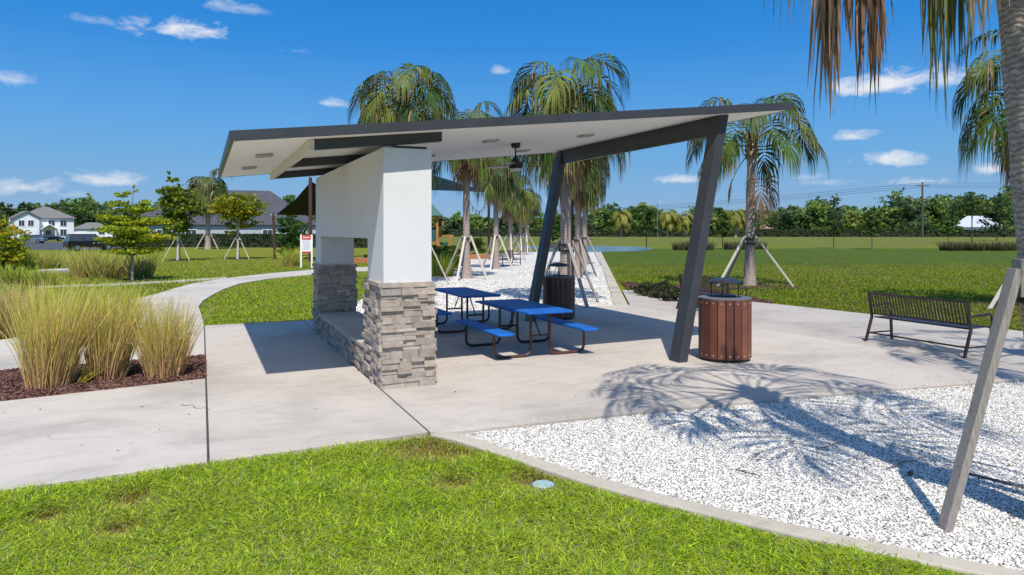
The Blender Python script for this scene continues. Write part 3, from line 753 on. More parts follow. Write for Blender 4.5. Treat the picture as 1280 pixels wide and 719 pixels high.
def strip_leaf(mb, p, d, side, L, w, grav, segs, col, q, browning=.8, weep=1.0):
    """one drooping leaflet as a tapered ribbon"""
    vs = []; st = L / segs; d = d.copy(); p = p.copy()
    for i in range(segs + 1):
        t = i / segs; ww = w * (0.7 + 2.0 * t if t < 0.3 else 1.3 * ((1.04 - t) / 0.74) ** .9) * 0.5
        s = side - d * side.dot(d)
        if s.length < 1e-3: s = Vector((1, 0, 0))
        s.normalize(); vs += [p - s * ww, p + s * ww]
        p += d * st
        d = (d + Vector((q.uniform(-.05, .05), q.uniform(-.05, .05), -grav * (0.2 + (9.0 * (t - .13) if t > .13 else 0)) * weep))).normalized()
    tipc = (.34, .24, .12) if col[1] > col[0] else col
    cl = []
    for i in range(segs + 1):
        k = max(0.0, i / segs - .62) / .38 * browning
        c = tuple(a * (1 - k) + b * k for a, b in zip(col, tipc)); cl += [c, c]
    mb.add(vs, [(2 * i, 2 * i + 1, 2 * i + 3, 2 * i + 2) for i in range(segs)], cl)
GREENS = [(.055, .105, .016), (.080, .132, .018), (.118, .160, .022), (.036, .074, .014), (.155, .18, .028)]
DEADS = [(.30, .19, .10), (.22, .13, .075), (.40, .29, .16), (.16, .10, .065)]
def frond(mb, stem, heart, az, el, Lp, Lb, q, dead, nleaf, w, grav=0.55, sag=0.19, tint=None, csag=.26):
    d = Vector((math.cos(az) * math.cos(el), math.sin(az) * math.cos(el), math.sin(el)))
    p = heart.copy(); pts = [p.copy()]; segs = 6
    for i in range(segs):
        p = p + d * (Lp / segs); pts.append(p.copy())
        d = (d + Vector((0, 0, -sag * (0.5 + i * 0.25)))).normalized()
    green = tint or q.choice(DEADS if dead else GREENS)
    stem.tube(pts, [0.022 - 0.0018 * i for i in range(segs + 1)], 4, False, (.20, .22, .05) if not dead else (.20, .13, .08))
    side = d.cross(Vector((0, 0, 1)))
    if side.length < 0.05: side = Vector((math.sin(az), -math.cos(az), 0))
    side.normalize()
    costa = []; pc = p.copy(); dc = d.copy()
    for i in range(7):
        costa.append((pc.copy(), dc.copy())); pc = pc + dc * (0.60 * Lb / 6); dc = (dc + Vector((0, 0, -csag))).normalized()
    for i in range(nleaf):
        u = -1 + 2 * (i + 0.5) / nleaf + q.uniform(-.03, .03); a = u * R(105)
        k = min(6, max(0, int((1 - abs(u)) * 7 + q.uniform(-.5, .5)))); cp, cd = costa[k]
        up = side.cross(cd)
        ld = (cd * math.cos(a) + side * math.sin(a) + up * 0.18).normalized()
        L = Lb * (0.85 + 0.2 * (1 - abs(u))) * q.uniform(.85, 1.15)
        v = q.uniform(.72, 1.25); c = (green[0] * v, green[1] * v, green[2] * v)
        if not dead and q.random() < 0.07: c = q.choice(DEADS)
        strip_leaf(mb, cp, ld, side if abs(u) < .6 else cd, L, w * q.uniform(.8, 1.2), grav * q.uniform(.8, 1.25), 7, c, q, q.uniform(.3, 1.0))
def make_palm(name, base, height, rb, rt, label, seed, nf=30, ndead=7, Lp=1.15, Lb=1.15, lean=(0, 0), nleaf=36, w=0.062, group='fan palms around the shelter', grav=0.55, elmin=-42, lpow=2, shade=1.0, flare=1.5, extra=None, dead_el=(-75, -45)):
    q = random.Random(seed)
    t = empty(name, (base[0], base[1], 0), label, 'palm tree', group)
    m = MB(); K = 26; pts, rad = [], []
    for i in range(K + 1):
        s = i / K; z = s * height - (0.1 if i == 0 else 0)
        fl = 1 + (flare - 1) * math.exp(-z / 0.45) if z > 0 else flare
        k_ = min(1, max(z, 0) / 3.6) if lpow == 1 else s ** lpow; pts.append((lean[0] * k_, lean[1] * k_, z)); rad.append((rb + (rt - rb) * s) * fl * (1 + 0.03 * math.sin(i * 2.1)))
    m.tube(pts, rad, 16); m.build('trunk', BARK, t, True, auto=60)
    heart = Vector((lean[0], lean[1], height))
    # old leaf bases
    m = MB()
    for k in range(26):
        a = k * 2.4 + q.random() * .3; z = height - 0.9 + 0.95 * k / 26; d = Vector((math.cos(a), math.sin(a), 0))
        c = Vector((lean[0] * .9, lean[1] * .9, z)) + d * rt * 0.95
        v = q.uniform(.7, 1.2)
        m.bar(c, c + d * 0.13 + Vector((0, 0, 0.30)), 0.11, 0.03, d, tuple(x * v for x in q.choice(((.24, .17, .06), (.20, .19, .05), (.15, .09, .05)))))
    m.build('boots', attrmat('palm_boot', .8, spec=.15), t)
    m = MB(); stem = MB(); m.sheet = True
    for k in range(nf):
        s = (k + 0.5) / nf
        el = R(76 - (76 - elmin) * s ** 0.9 + q.uniform(-6, 6)); az = k * 2.39996 + q.uniform(-.25, .25)
        frond(m, stem, heart + Vector((0, 0, -0.3 * s)), az, el, Lp * q.uniform(.72, 1.12), Lb * q.uniform(.8, 1.15), q, False, int(nleaf * 1.3), w * .82, grav * q.uniform(.7, 1.15), csag=q.uniform(.16, .30), tint=tuple(c * shade for c in q.choice(GREENS)) if shade != 1 else None)
    for k in range(ndead):
        az = k * 2 * math.pi / max(1, ndead) + q.uniform(-.4, .4)
        frond(m, stem, heart + Vector((0, 0, -0.45)), az, R(q.uniform(*dead_el)), Lp * q.uniform(.6, .9), Lb * q.uniform(.7, .95), q, True, int(nleaf * .8), w * .7, grav * 1.3)
    if extra: extra(m, stem, heart, q)
    m.build('crown', FROND, t); stem.build('leaf_stalks', FROND, t, True)
    return t
def make_brace(base, label, zc, feet, mat=GREYWOOD, w=0.07, rt=0.2, collars=1, block=False):
    t = empty('tree_brace', (base[0], base[1], 0), label, 'tree brace', 'timber props bracing the trees')
    m = MB()
    for k in range(collars):
        z = zc - 0.17 * k; m.lathe([(rt + .012, z - .025), (rt + .022, z - .02), (rt + .022, z + .02), (rt + .012, z + .025)], n=18)
    m.build('strap', STRAP, t, True, auto=40)
    for (fxx, fyy) in feet:
        d = Vector((fxx, fyy, 0)).normalized()
        mm_ = MB(); mm_.bar((fxx, fyy, -0.06), tuple(d * (rt + 0.05) + Vector((0, 0, zc + 0.04))), w, w * .62, (0, 0, 1)); mm_.build('stake', mat, t, bevel=0.004)
        mm_ = MB(); mm_.box(d * (rt + 0.02) + Vector((0, 0, zc - .02)), (0.05, 0.09, 0.26), (0, 0, math.atan2(d.y, d.x))); mm_.build('batten', mat, t, bevel=0.003)
    return t
def foot(px, d, base):
    p = at(px, d); return (p.x - base.x, p.y - base.y)
def ring(r, a0, n=3): return [(r * math.cos(R(a0) + k * 2 * math.pi / n), r * math.sin(R(a0) + k * 2 * math.pi / n)) for k in range(n)]

# lone palm right of the shelter
make_palm('fan_palm', PALM_R1, 5.45, 0.175, 0.14, 'solitary fan palm on the lawn right of the near leaning post', 5, 20, 3, 1.95, 1.25, (0.12, 0.0), 42, 0.05, elmin=17, dead_el=(-50, -20))
make_brace(PALM_R1, 'pale timber props around the solitary lawn palm', 1.72, [foot(993, 25.3, PALM_R1), foot(896, 25.5, PALM_R1), foot(905, 27.9, PALM_R1)], PALEWOOD, 0.085, 0.215, 2)
# big palm behind the far post
B708 = at(707, 19.9)
make_palm('fan_palm', B708, 5.75, 0.158, 0.138, 'tall fan palm rising straight behind the shelter just right of its far leaning post', 8, 34, 5, 1.25, 1.15, (0.05, 0), 40, 0.042, elmin=-12)
make_brace(B708, 'brown timber props around the palm behind the dark litter bin', 1.62, [foot(668, 20.4, B708), foot(748, 20.1, B708), foot(735, 18.3, B708)], GREYWOOD, 0.09, 0.185, 2)
B722 = at(723, 31); make_palm('fan_palm', B722, 5.6, 0.15, 0.13, 'fan palm second in the lawn-side row of the gravel avenue', 12, 26, 8, 1.0, 1.15, (0, 0), 32, 0.06, elmin=-35)
make_brace(B722, 'timber props around the second palm of the lawn-side row', 1.6, ring(1.25, 20), GREYWOOD, 0.08, 0.18)
B729 = at(731, 42); make_palm('fan_palm', B729, 5.6, 0.15, 0.13, 'farthest fan palm of the lawn-side row, peeping out behind two nearer trunks', 14, 22, 8, .9, 1.15, (0, 0), 26, 0.07, elmin=-35)
make_brace(B729, 'timber props around the farthest palm of the lawn-side row', 1.6, ring(1.25, 50), GREYWOOD, 0.08, 0.18)
# left row
A1 = at(527, 25.9)
make_palm('fan_palm', A1, 6.95, 0.155, 0.135, 'fan palm whose trunk hides behind the white column, crown above the roof', 21, 32, 4, 1.35, 1.2, (-0.70, 0.1), 40, 0.048, elmin=-15)
make_brace(A1, 'timber props around the palm hidden behind the white column', 1.65, [foot(562, 26.4, A1), (-1.0, 0.5), (-.3, -1.1)], PALEWOOD, 0.07, 0.19)
B583 = at(583, 30.2)
make_palm('fan_palm', B583, 6.4, 0.16, 0.13, 'fan palm nearest the right edge of the white column, trunk in plain view', 23, 26, 8, 1.2, 1.15, (0, 0), 36, 0.052, flare=1.75, elmin=-15)
make_brace(B583, 'pale timber props around the palm just right of the white column', 1.7, [foot(571, 28.6, B583), foot(609, 29.5, B583), foot(556, 31.2, B583)], PALEWOOD, 0.09, 0.215)
B620 = at(620, 38); make_palm('fan_palm', B620, 5.8, 0.155, 0.135, 'fan palm beside the dark light pole, second trunk in view right of the column', 25, 24, 9, .9, 1.1, (0, 0), 30, 0.06, elmin=-25)
make_brace(B620, 'pale timber props around the palm beside the dark light pole', 1.7, [foot(613, 36.6, B620), foot(641, 37.3, B620), foot(603, 39, B620)], PALEWOOD, 0.09, 0.2)
for px, d, sd, hh, lab, bl in ((638, 48, 27, 5.2, 'fan palm behind the small dark bench, nearest of the far trio', 'pale props around the palm behind the small dark bench'),
                           (650.5, 60, 28, 5.0, 'thin-trunked fan palm in the middle of the far trio by the pond', 'props around the middle palm of the far trio'),
                           (658, 67, 29, 5.1, 'most distant fan palm of the column-side row, touching the far leaning post', 'props around the most distant palm of the column-side row')):
    b = at(px, d); make_palm('fan_palm', b, hh, 0.15, 0.13, lab, sd, 20, 9, .9, 1.1, (0, 0), 24, 0.075, elmin=-28)
    make_brace(b, bl, 1.7, ring(1.3, 250), PALEWOOD, 0.09, 0.2)
# palm at the right edge, mid distance
make_palm('fan_palm', PALM_R2, 6.0, 0.17, 0.15, 'green fan palm at the right edge standing beyond the bench', 41, 26, 7, 1.45, 1.2, (0, 0), 40, 0.042, elmin=-25)
make_brace(PALM_R2, 'pale timber props around the palm beyond the right-hand bench', 1.5, [foot(1236, 18.2, PALM_R2), (1.2, .5), (.3, -1.4)], PALEWOOD, 0.085, 0.21)
# foreground palm on the right: only trunk, dead leaves and its shadow are seen
R0 = at(1334, 4.80)
def r0_extra(m, stem, heart, q):
    for px, dd, zt, n_, w_, tint in ((1040, 5.0, 2.95, 20, .022, (.20, .12, .07)), (1028, 5.2, 2.98, 16, .022, (.24, .15, .085)), (1088, 5.1, 3.1, 16, .022, (.15, .085, .05)), (1096, 5.4, 3.15, 12, .02, (.13, .08, .05)), (1062, 5.6, 3.35, 12, .02, (.22, .14, .08)),
                                (1225, 4.7, 3.35, 22, .020, (.42, .33, .22)), (1245, 4.6, 3.4, 14, .02, (.36, .27, .17)), (1178, 5.3, 3.1, 14, .022, (.11, .12, .04)), (1200, 5.5, 3.2, 14, .022, (.09, .10, .035)), (1160, 5.6, 3.3, 12, .02, (.14, .11, .05))):
        tip = at(px, dd, zt) - Vector((R0.x, R0.y, 0))
        hub = Vector((tip.x, tip.y, zt + q.uniform(.95, 1.15)))       # where the folded dead fan hangs from
        mid = heart.lerp(hub, 0.55) + Vector((0, 0, 0.35))
        pts = [heart * (1 - t) ** 2 + mid * 2 * t * (1 - t) + hub * t * t for t in [i / 6 for i in range(7)]]
        pts[0] = heart.copy()
        stem.tube(pts, 0.014, 5, False, (.22, .15, .09))
        for i in range(int(n_ * 1.6)):
            a = q.random() * 6.28; sp = q.uniform(.02, .15)
            d0 = Vector((math.cos(a) * sp, math.sin(a) * sp, -1)).normalized()
            v = q.uniform(.6, 1.4)
            strip_leaf(m, hub + Vector((q.uniform(-.06, .06), q.uniform(-.06, .06), q.uniform(-.4, .12))), d0, Vector((math.cos(a + 1.5), math.sin(a + 1.5), 0)), (hub.z - zt) * q.uniform(.5, .95), w_ * q.uniform(.7, 1.3), .08, 7, tuple(x * v * 1.7 for x in tint), q)
make_palm('fan_palm', R0, 6.15, 0.165, 0.15, 'closest fan palm at the right edge, ringed trunk and hanging brown leaves', 51, 24, 0, 1.6, 1.15, (-0.27, 0.12), 30, 0.026, flare=1.12, lpow=1, extra=r0_extra, elmin=0, grav=.42)
ftc = at(1180, 4.78)
ftl = Vector((-0.27, 0.12, 0)) * (1.7 / 3.6)
make_brace(R0 + ftl, 'weathered timber prop planted in the near white gravel, leaning to the right', 1.70, [(ftc.x - R0.x - ftl.x, ftc.y - R0.y - ftl.y), (1.0, -0.35), (0.75, -1.0)], GREYWOOD, 0.09, 0.17, 2)
# neighbour palm outside the frame: it casts the shade around the bench
R3 = Vector((11.2, 3.2, 0))
make_palm('fan_palm', R3, 6.6, 0.17, 0.15, 'fan palm beyond the right edge whose shade falls by the right-hand bench', 61, 22, 3, 1.8, 1.15, (0, 0), 32, 0.036, elmin=-10)
# palm by the dark-roofed house
BH = at(272 * 0 + 260, 80); make_palm('fan_palm', BH, 7.2, 0.28, 0.22, 'tall palm by the dark-roofed house behind the young trees', 71, 22, 2, 1.5, 1.9, (0, 0), 26, 0.17, elmin=-15, grav=.3, shade=.6)
make_brace(BH, 'pale timber props around the palm by the dark-roofed house', 1.65, ring(1.35, 200), PALEWOOD, 0.10, 0.32)

# ------------------------------------------------------------------ broadleaf trees
LEAF = attrmat('tree_leaf', 0.6, trans=0.45, spec=0.2)
TRUNKM = plain('young_bark', (.30, .25, .20), 0.9, 0, 0.2, 20, 0.3, 60)
TRUNKD = plain('dark_bark', (.09, .07, .055), 0.95, 0, 0.2, 20, 0.3, 60)
def leaf_cards(C, size, cols, q, up=0.5):
    n = len(C); s = size * (0.6 + 0.8 * q.random(n))
    a = q.normal(size=(n, 3)); a /= np.linalg.norm(a, axis=1)[:, None]
    b = np.cross(a, q.normal(size=(n, 3))); b /= np.linalg.norm(b, axis=1)[:, None]
    nrm = np.cross(a, b); fl = nrm[:, 2] < 0; b[fl] *= -1
    a, b = a * s[:, None], b * (s * 0.55)[:, None]
    V = np.stack([C - a, C + b, C + a, C - b], 1)
    return V, np.repeat(cols[:, None, :], 4, 1)
def make_tree(name, base, blobs, leaf, n, label, cols, seed, trunk_r, trunk_h, top, group=None, cat='tree', mat=TRUNKD, limbs=9, dens=0.35, stems=None):
    """blobs: list of (x, y, z, rx, rz) leaf masses relative to the base"""
    q = np.random.default_rng(seed); pr = random.Random(seed)
    t = empty(name, (base[0], base[1], 0), label, cat, group)
    m = MB()
    if stems:
        for (a_, b_) in stems: m.tube([a_, b_], [trunk_r, trunk_r * .5], 8)
    else:
        m.tube([(0, 0, -0.1), (0.02, 0, trunk_h * .5), (0, 0.02, trunk_h), (0, 0, top)], [trunk_r * 1.25, trunk_r, trunk_r * .8, trunk_r * .2], 8)
    for k in range(limbs):
        bx, by, bz, rx, rz_ = blobs[k % len(blobs)]
        z0 = pr.uniform(trunk_h * .8, top * .75)
        e = Vector((bx + pr.uniform(-.6, .6) * rx, by + pr.uniform(-.6, .6) * rx, bz + pr.uniform(-.3, .5) * rz_))
        m.tube([(0, 0, z0), Vector((0, 0, z0)).lerp(e, .5) + Vector((0, 0, .05 * top)), e], [trunk_r * .45, trunk_r * .3, trunk_r * .1], 5)
    m.build('trunk', mat, t, True, auto=60)
    tot = sum(b[3] ** 2 * b[4] for b in blobs); Cs = []
    for bx, by, bz, rx, rz_ in blobs:
        k = max(8, int(n * rx * rx * rz_ / tot))
        ncl = max(5, int(k / 26)); d = q.normal(size=(ncl, 3)); d /= np.linalg.norm(d, axis=1)[:, None]
        cl = d * (q.random(ncl) ** dens)[:, None] * np.array([rx, rx, rz_])
        idx = q.integers(0, ncl, k)
        pts = cl[idx] + q.normal(size=(k, 3)) * np.array([rx, rx, rz_ * .55]) * 0.17
        Cs.append((pts + np.array([bx, by, bz]), idx))
    C = np.concatenate([c for c, _ in Cs]); idx = np.concatenate([i + 1000 * j for j, (_, i) in enumerate(Cs)])
    pal = np.array(cols); pick = pal[(idx * 7919 + (q.random(len(C)) < .35) * q.integers(0, 99, len(C))) % len(pal)]
    pick = pick * (0.7 + 0.6 * q.random(len(C)))[:, None]
    V, Cc = leaf_cards(C, leaf, pick, q)
    np_mesh('crown', V, 4, [(0, 1, 2, 3)], LEAF, Cc, t)
    return t
YG = [(.40, .46, .025), (.30, .40, .025), (.48, .43, .025), (.19, .28, .02), (.34, .43, .025)]
MG = [(.13, .19, .02), (.20, .26, .02), (.30, .33, .025), (.085, .15, .02)]
OG = [(.50, .38, .015), (.40, .36, .018), (.25, .28, .02), (.54, .34, .02)]
DG = [(.045, .080, .028), (.060, .100, .030), (.080, .120, .032), (.035, .065, .024)]
GG = [(.08, .135, .022), (.11, .165, .025), (.055, .105, .022), (.15, .19, .035)]
ta, tb, tc = TREE_SPOTS['a'], TREE_SPOTS['b'], TREE_SPOTS['c']
make_tree('young_tree', ta, [(.1, 0, 1.2, .95, .16), (-.45, .1, 1.6, .85, .18), (.45, 0, 1.75, .95, .18), (-.2, -.1, 2.05, 1.0, .18), (.3, .1, 2.4, .95, .18), (-.55, 0, 2.55, .7, .16), (.1, 0, 2.9, .7, .17), (-.5, 0, 3.1, .5, .14), (.45, .1, 3.15, .4, .15), (-.2, 0, 3.5, .4, .14), (.1, 0, 3.65, .12, .25), (1.0, 0, 1.5, .4, .12), (-.9, 0, 2.2, .4, .12)], .068, 8500,
          'young yellow-green tree with layered twigs, closest to the curving path', YG, 81, .055, 1.2, 3.6, 'young staked trees on the left lawn', mat=TRUNKM, limbs=16)
make_tree('young_tree', tb, [(0, 0, 2.6, 1.15, .8), (.25, 0, 3.7, 1.25, .8), (-.3, 0, 4.5, .9, .7), (.45, 0, 4.6, .7, .5), (0, 0, 5.3, .45, .5), (-.45, 0, 5.6, .25, .5)], .12, 4300,
          'tall narrow dark green young tree left of the yellow round-topped one', MG, 82, .07, 1.9, 5.9, 'young staked trees on the left lawn', mat=PALEWOOD, limbs=14)
make_tree('young_tree', tc, [(0, 0, 3.9, 1.75, .85), (-.5, 0, 3.4, 1.3, .7), (.5, 0, 3.2, 1.2, .7), (.1, 0, 2.5, .9, .5), (-.3, 0, 1.95, .7, .25)], .12, 4300,
          'round-topped yellow and orange young tree closest to the shelter wall', OG[:3] + MG[:2], 83, .08, 1.9, 4.2, 'young staked trees on the left lawn', mat=PALEWOOD, limbs=14)
make_brace(ta, 'thin dark props around the yellow-green young tree by the path', 1.15, ring(.55, 215), TRUNKD, .03, .06)
make_brace(tb, 'pale props around the tall narrow young tree', 1.5, ring(1.0, 200), PALEWOOD, .06, .08)
make_brace(tc, 'pale props around the round-topped yellow young tree', 1.5, ring(1.0, 200), PALEWOOD, .06, .09)
sb = at(363, 58)
make_tree('green_shrub', sb, [(0, 0, 1.2, 1.2, 1.0), (.2, 0, 2.2, 1.1, .8), (-.2, 0, 2.9, .8, .6)], .12, 2600, 'rounded bright green shrub between the brown sail pole and the shelter wall', [(.06, .14, .02), (.09, .17, .03), (.04, .10, .02)], 84, .06, .5, 2.6, cat='shrub')
lb = at(4, 36)
make_tree('flowering_shrub', lb, [(0, 0, .9, 1.0, .7), (.2, 0, 1.7, .9, .6), (-.3, 0, 2.2, .8, .5), (.5, 0, 1.2, .6, .5)], .09, 2600, 'shrub with orange and yellow-green leaves at the left edge', OG + YG, 85, .05, .5, 2.4, cat='shrub', stems=[((0, 0, 0), (.3, 0, 1.8)), ((0, 0, 0), (-.4, .1, 1.9)), ((0, 0, 0), (0, .3, 1.6))])
for px, d, s_, lab in ((548, 33, 1.0, 'leafy green shrub just right of the white column beyond the gravel'), (562, 36, .9, 'bushy green shrub between the column and the first palm trunk'), (594, 56, 1.2, 'wide grey-green shrub behind the dark light pole')):
    b = at(px, d)
    make_tree('green_shrub', b, [(0, 0, .55 * s_, .75 * s_, .5 * s_), (.3, 0, .95 * s_, .55 * s_, .4 * s_), (-.3, .1, 1.0 * s_, .5 * s_, .4 * s_)], .085, 2000, lab, [(.10, .15, .02), (.06, .11, .02), (.15, .18, .03)], int(px), .03, .2, .8, cat='shrub', group='green shrubs beside the palm avenue')
# low planting in the right-hand bed
for i, (px, d, lab) in enumerate(((800, 22.6, 'low dark-leaved plant in the mulch bed, leftmost of five'), (815, 21.8, 'low dark-leaved plant second from the left in the mulch bed'), (829, 21.0, 'low dark-leaved plant in the middle of the mulch bed'),
                             (840, 20.2, 'low dark-leaved plant beside the back end of the half hidden bench'), (826, 23.4, 'low dark-leaved plant at the lawn side of the mulch bed'))):
    b = at(px, d)
    make_tree('low_plant', b, [(0, 0, .14, .42, .16), (.2, .1, .22, .3, .14)], .05, 700, lab, [(.05, .05, .03), (.06, .09, .02), (.09, .07, .05), (.04, .06, .02)], 300 + i, .012, .05, .2, 'low plants in the mulch bed by the bench', 'plant', limbs=5)

# ------------------------------------------------------------------ ornamental grasses
BLADE = attrmat('ornamental_grass', 0.7, trans=0.3, spec=0.15)
def make_clump(base, n, hgt, spread, r, label, cols, seed, w=0.007, group='clumps of ornamental grass', cat='ornamental grass', lean=(0, 0), droop=.35):
    q = np.random.default_rng(seed); S = 6
    a = q.random(n) * 6.283; rr = r * np.sqrt(q.random(n)); bx, by = rr * np.cos(a), rr * np.sin(a)
    out = a + q.normal(size=n) * 1.0; tilt = (0.06 + 0.9 * (rr / r) * q.random(n)) * spread + .10 * q.random(n)
    L = hgt * (0.45 + 0.65 * q.random(n) ** .8)
    dx, dy = np.cos(out) * tilt + lean[0] * (.4 + q.random(n)), np.sin(out) * tilt + lean[1] * (.4 + q.random(n))
    t = np.linspace(0, 1, S + 1)[None]
    cx = bx[:, None] + dx[:, None] * L[:, None] * (t + droop * t ** 2.5); cy = by[:, None] + dy[:, None] * L[:, None] * (t + droop * t ** 2.5)
    kink = (q.random(n) < .3)[:, None] * (q.normal(size=n) * .16)[:, None] * L[:, None] * t ** 2; kk = q.random(n)[:, None] * 6.28
    cx, cy = cx + kink * np.cos(kk), cy + kink * np.sin(kk)
    cz = L[:, None] * (t - droop * np.minimum(tilt, 1)[:, None] * t ** 3) - .04
    b = q.random(n) * 6.283; wv = w * (.5 + q.random(n))
    wd = wv[:, None] * (1 - .85 * t ** 1.5) * .5
    wx, wy = np.cos(b)[:, None] * wd, np.sin(b)[:, None] * wd
    V = np.empty((n, 2 * (S + 1), 3)); V[:, 0::2] = np.stack([cx - wx, cy - wy, cz], 2); V[:, 1::2] = np.stack([cx + wx, cy + wy, cz], 2)
    pal = np.array(cols); k = q.integers(0, len(pal) // 2, n)
    lo, hi = pal[2 * k], pal[2 * k + 1]
    tt = np.repeat(t ** .9, 2, axis=1)[..., None]
    C = lo[:, None, :] * (1 - tt) + hi[:, None, :] * tt
    C = C * (.75 + .5 * q.random((n, 1, 1)))
    tpl = empty('ornamental_grass', (base[0], base[1], 0), label, cat, group)
    np_mesh('blades', V, 2 * (S + 1), [(2 * i, 2 * i + 1, 2 * i + 3, 2 * i + 2) for i in range(S)], BLADE, C, tpl)
    return tpl
TAN = [(.70, .44, .23), (.66, .58, .12), (.54, .31, .17), (.80, .62, .28), (.72, .48, .29), (.56, .55, .08), (.26, .15, .08), (.46, .50, .05), (.60, .36, .20), (.62, .46, .20)]
YEL = [(.58, .42, .18), (.48, .54, .05), (.64, .46, .20), (.62, .60, .09), (.30, .26, .07), (.34, .45, .04)]
GRN = [(.20, .26, .05), (.36, .43, .05), (.44, .38, .10), (.54, .54, .10), (.46, .32, .18), (.62, .52, .22)]
make_clump(at(62, 9.15), 1050, 1.38, .29, .26, 'tan and yellow grass clump left of the three in the front mulch bed', TAN[:6] + YEL[:4], 1, .0115, lean=(.03, .03))
make_clump(at(134, 9.6), 850, 1.28, .22, .23, 'tan and yellow grass clump in the middle of the front mulch bed', TAN + YEL[:2], 2, .0115, lean=(.06, .02))
make_clump(at(206, 9.75), 950, 1.12, .31, .24, 'tan grass clump at the path end of the front mulch bed', TAN + YEL[2:4], 3, .011)
make_clump(at(4, 13.6), 1200, 1.05, .5, .3, 'pinkish tan grass clump at the left edge behind the sidewalk', [(.34, .22, .13), (.42, .30, .20)] + TAN[:4], 4, .011)
make_clump(at(95, 13.0), 900, 1.15, .5, .22, 'bright yellow-green grass clump behind the three tan ones', YEL[:4] + GRN[:2], 5, .010)
make_clump(at(150, 13.2), 900, 1.0, .5, .2, 'low yellow-green grass clump behind the front bed, nearer the path', YEL + GRN[:2], 55, .010)
# one fallen fan of yellow leaves lying on the mulch
make_clump(at(98, 9.25), 60, .55, .2, .03, 'fallen tuft of yellow grass leaves lying on the mulch', [(.42, .34, .05), (.46, .38, .08)], 6, .012, lean=(1.1, .5), droop=.05)
for i, (px, d, hh, s_, lab, cl) in enumerate((
        (104, 30.5, 1.35, .40, 'tall fountain grass at the left end of the row beside the parked black car', GRN[2:] + YEL[:2]),
        (128, 30.2, 1.25, .5, 'greenish brown fountain grass left of the young tree trunk', GRN),
        (150, 31.5, 1.2, .5, 'greenish brown fountain grass right behind the young tree trunk', GRN),
        (176, 30.5, 1.1, .5, 'fountain grass at the right end of the row by the young tree', GRN),
        (30, 37, 1.1, .6, 'low yellow-green fountain grass next to the orange shrub', YEL[:4] + GRN[:2]),
        (62, 38, 1.0, .6, 'low brownish green fountain grass beyond the pale slab', GRN),
        (20, 27, .75, .7, 'bright green grass tuft left of the pale slab', GRN[:2] + YEL[:2]),
        (52, 26, .7, .7, 'bright green grass tuft in front of the pale slab', GRN[:2] + YEL[:2]),
        (364, 41, 1.15, .55, 'yellow-green grass clump beside the white notice board', YEL),
        (553, 31.5, 1.1, .5, 'green grass clump in front of the shrub right of the white column', YEL[4:] + GRN[:2]))):
    make_clump(at(px, d), 420, hh, s_, .45, lab, cl, 20 + i, .03)
pads = [(848, 76), (856, 77), (865, 76), (875, 77), (884, 76), (912, 78), (925, 79), (938, 79), (950, 80), (1183, 74), (1195, 73), (1208, 74), (1222, 73), (1236, 74), (1250, 73), (1264, 74)]
for i, (px, d) in enumerate(pads):
    side = ('pond bank left of the lone lawn palm' if px < 890 else 'pond bank behind the lone lawn palm') if px < 1000 else 'far lawn edge at the right'
    k = i + 1 if px < 890 else (i - 4 if px < 1000 else i - 8)
    word = ('first', 'second', 'third', 'fourth', 'fifth', 'sixth', 'seventh')[k - 1]
    make_clump(at(px, d), 200, 1.0, .6, .6, '%s grey-brown grass clump from the left on the %s' % (word, side), [(.10, .085, .045), (.17, .15, .07), (.06, .06, .03), (.14, .14, .06)], 60 + i, .07, 'grass clumps on the far bank')

# ------------------------------------------------------------------ hedges
def make_hedge(pts, hgt, width, leaf, n, label, cols, seed):
    q = np.random.default_rng(seed)
    t = empty('hedge', (pts[0][0], pts[0][1], 0), label, 'hedge')
    L, Rr = offset_line([p[:2] for p in pts], width * .8)
    m = MB(); m.prism([(x - pts[0][0], y - pts[0][1]) for x, y in L + Rr[::-1]], -.1, hgt * .9); m.build('branches', plain('hedge_core', (.022, .030, .012), .95, var=.3), t)
    seg = [(Vector(pts[i][:2]), Vector(pts[i + 1][:2])) for i in range(len(pts) - 1)]; W = np.array([(b - a).length for a, b in seg]); W /= W.sum()
    k = q.choice(len(seg), n, p=W); u = q.random(n)
    A = np.array([tuple(s[0]) for s in seg])[k]; B = np.array([tuple(s[1]) for s in seg])[k]
    D = B - A; D /= np.linalg.norm(D, axis=1)[:, None]; Nn = np.stack([D[:, 1], -D[:, 0]], 1)
    off = (q.random(n) - .5) * width * 1.05
    P2 = A + (B - A) * u[:, None] + Nn * off[:, None]
    z = np.where(np.abs(off) > width * .4, q.random(n) * hgt, hgt * (.86 + .2 * q.random(n)))
    C = np.stack([P2[:, 0] - pts[0][0], P2[:, 1] - pts[0][1], z], 1)
    pal = np.array(cols)[q.integers(0, len(cols), n)] * (.7 + .6 * q.random(n))[:, None]
    V, Cc = leaf_cards(C, leaf, pal, q); np_mesh('leaves', V, 4, [(0, 1, 2, 3)], LEAF, Cc, t)
make_hedge([at(560, 262), at(700, 258), at(860, 252), at(1060, 248), at(1320, 244), at(1500, 240)], 2.2, 2.4, .55, 9000, 'long low clipped hedge at the far end of the big lawn', DG, 401)
make_hedge([at(150, 92), at(245, 90), at(340, 88), at(470, 86)], 1.5, 1.6, .2, 5000, 'dark clipped hedge in front of the dark-roofed house', DG, 402)

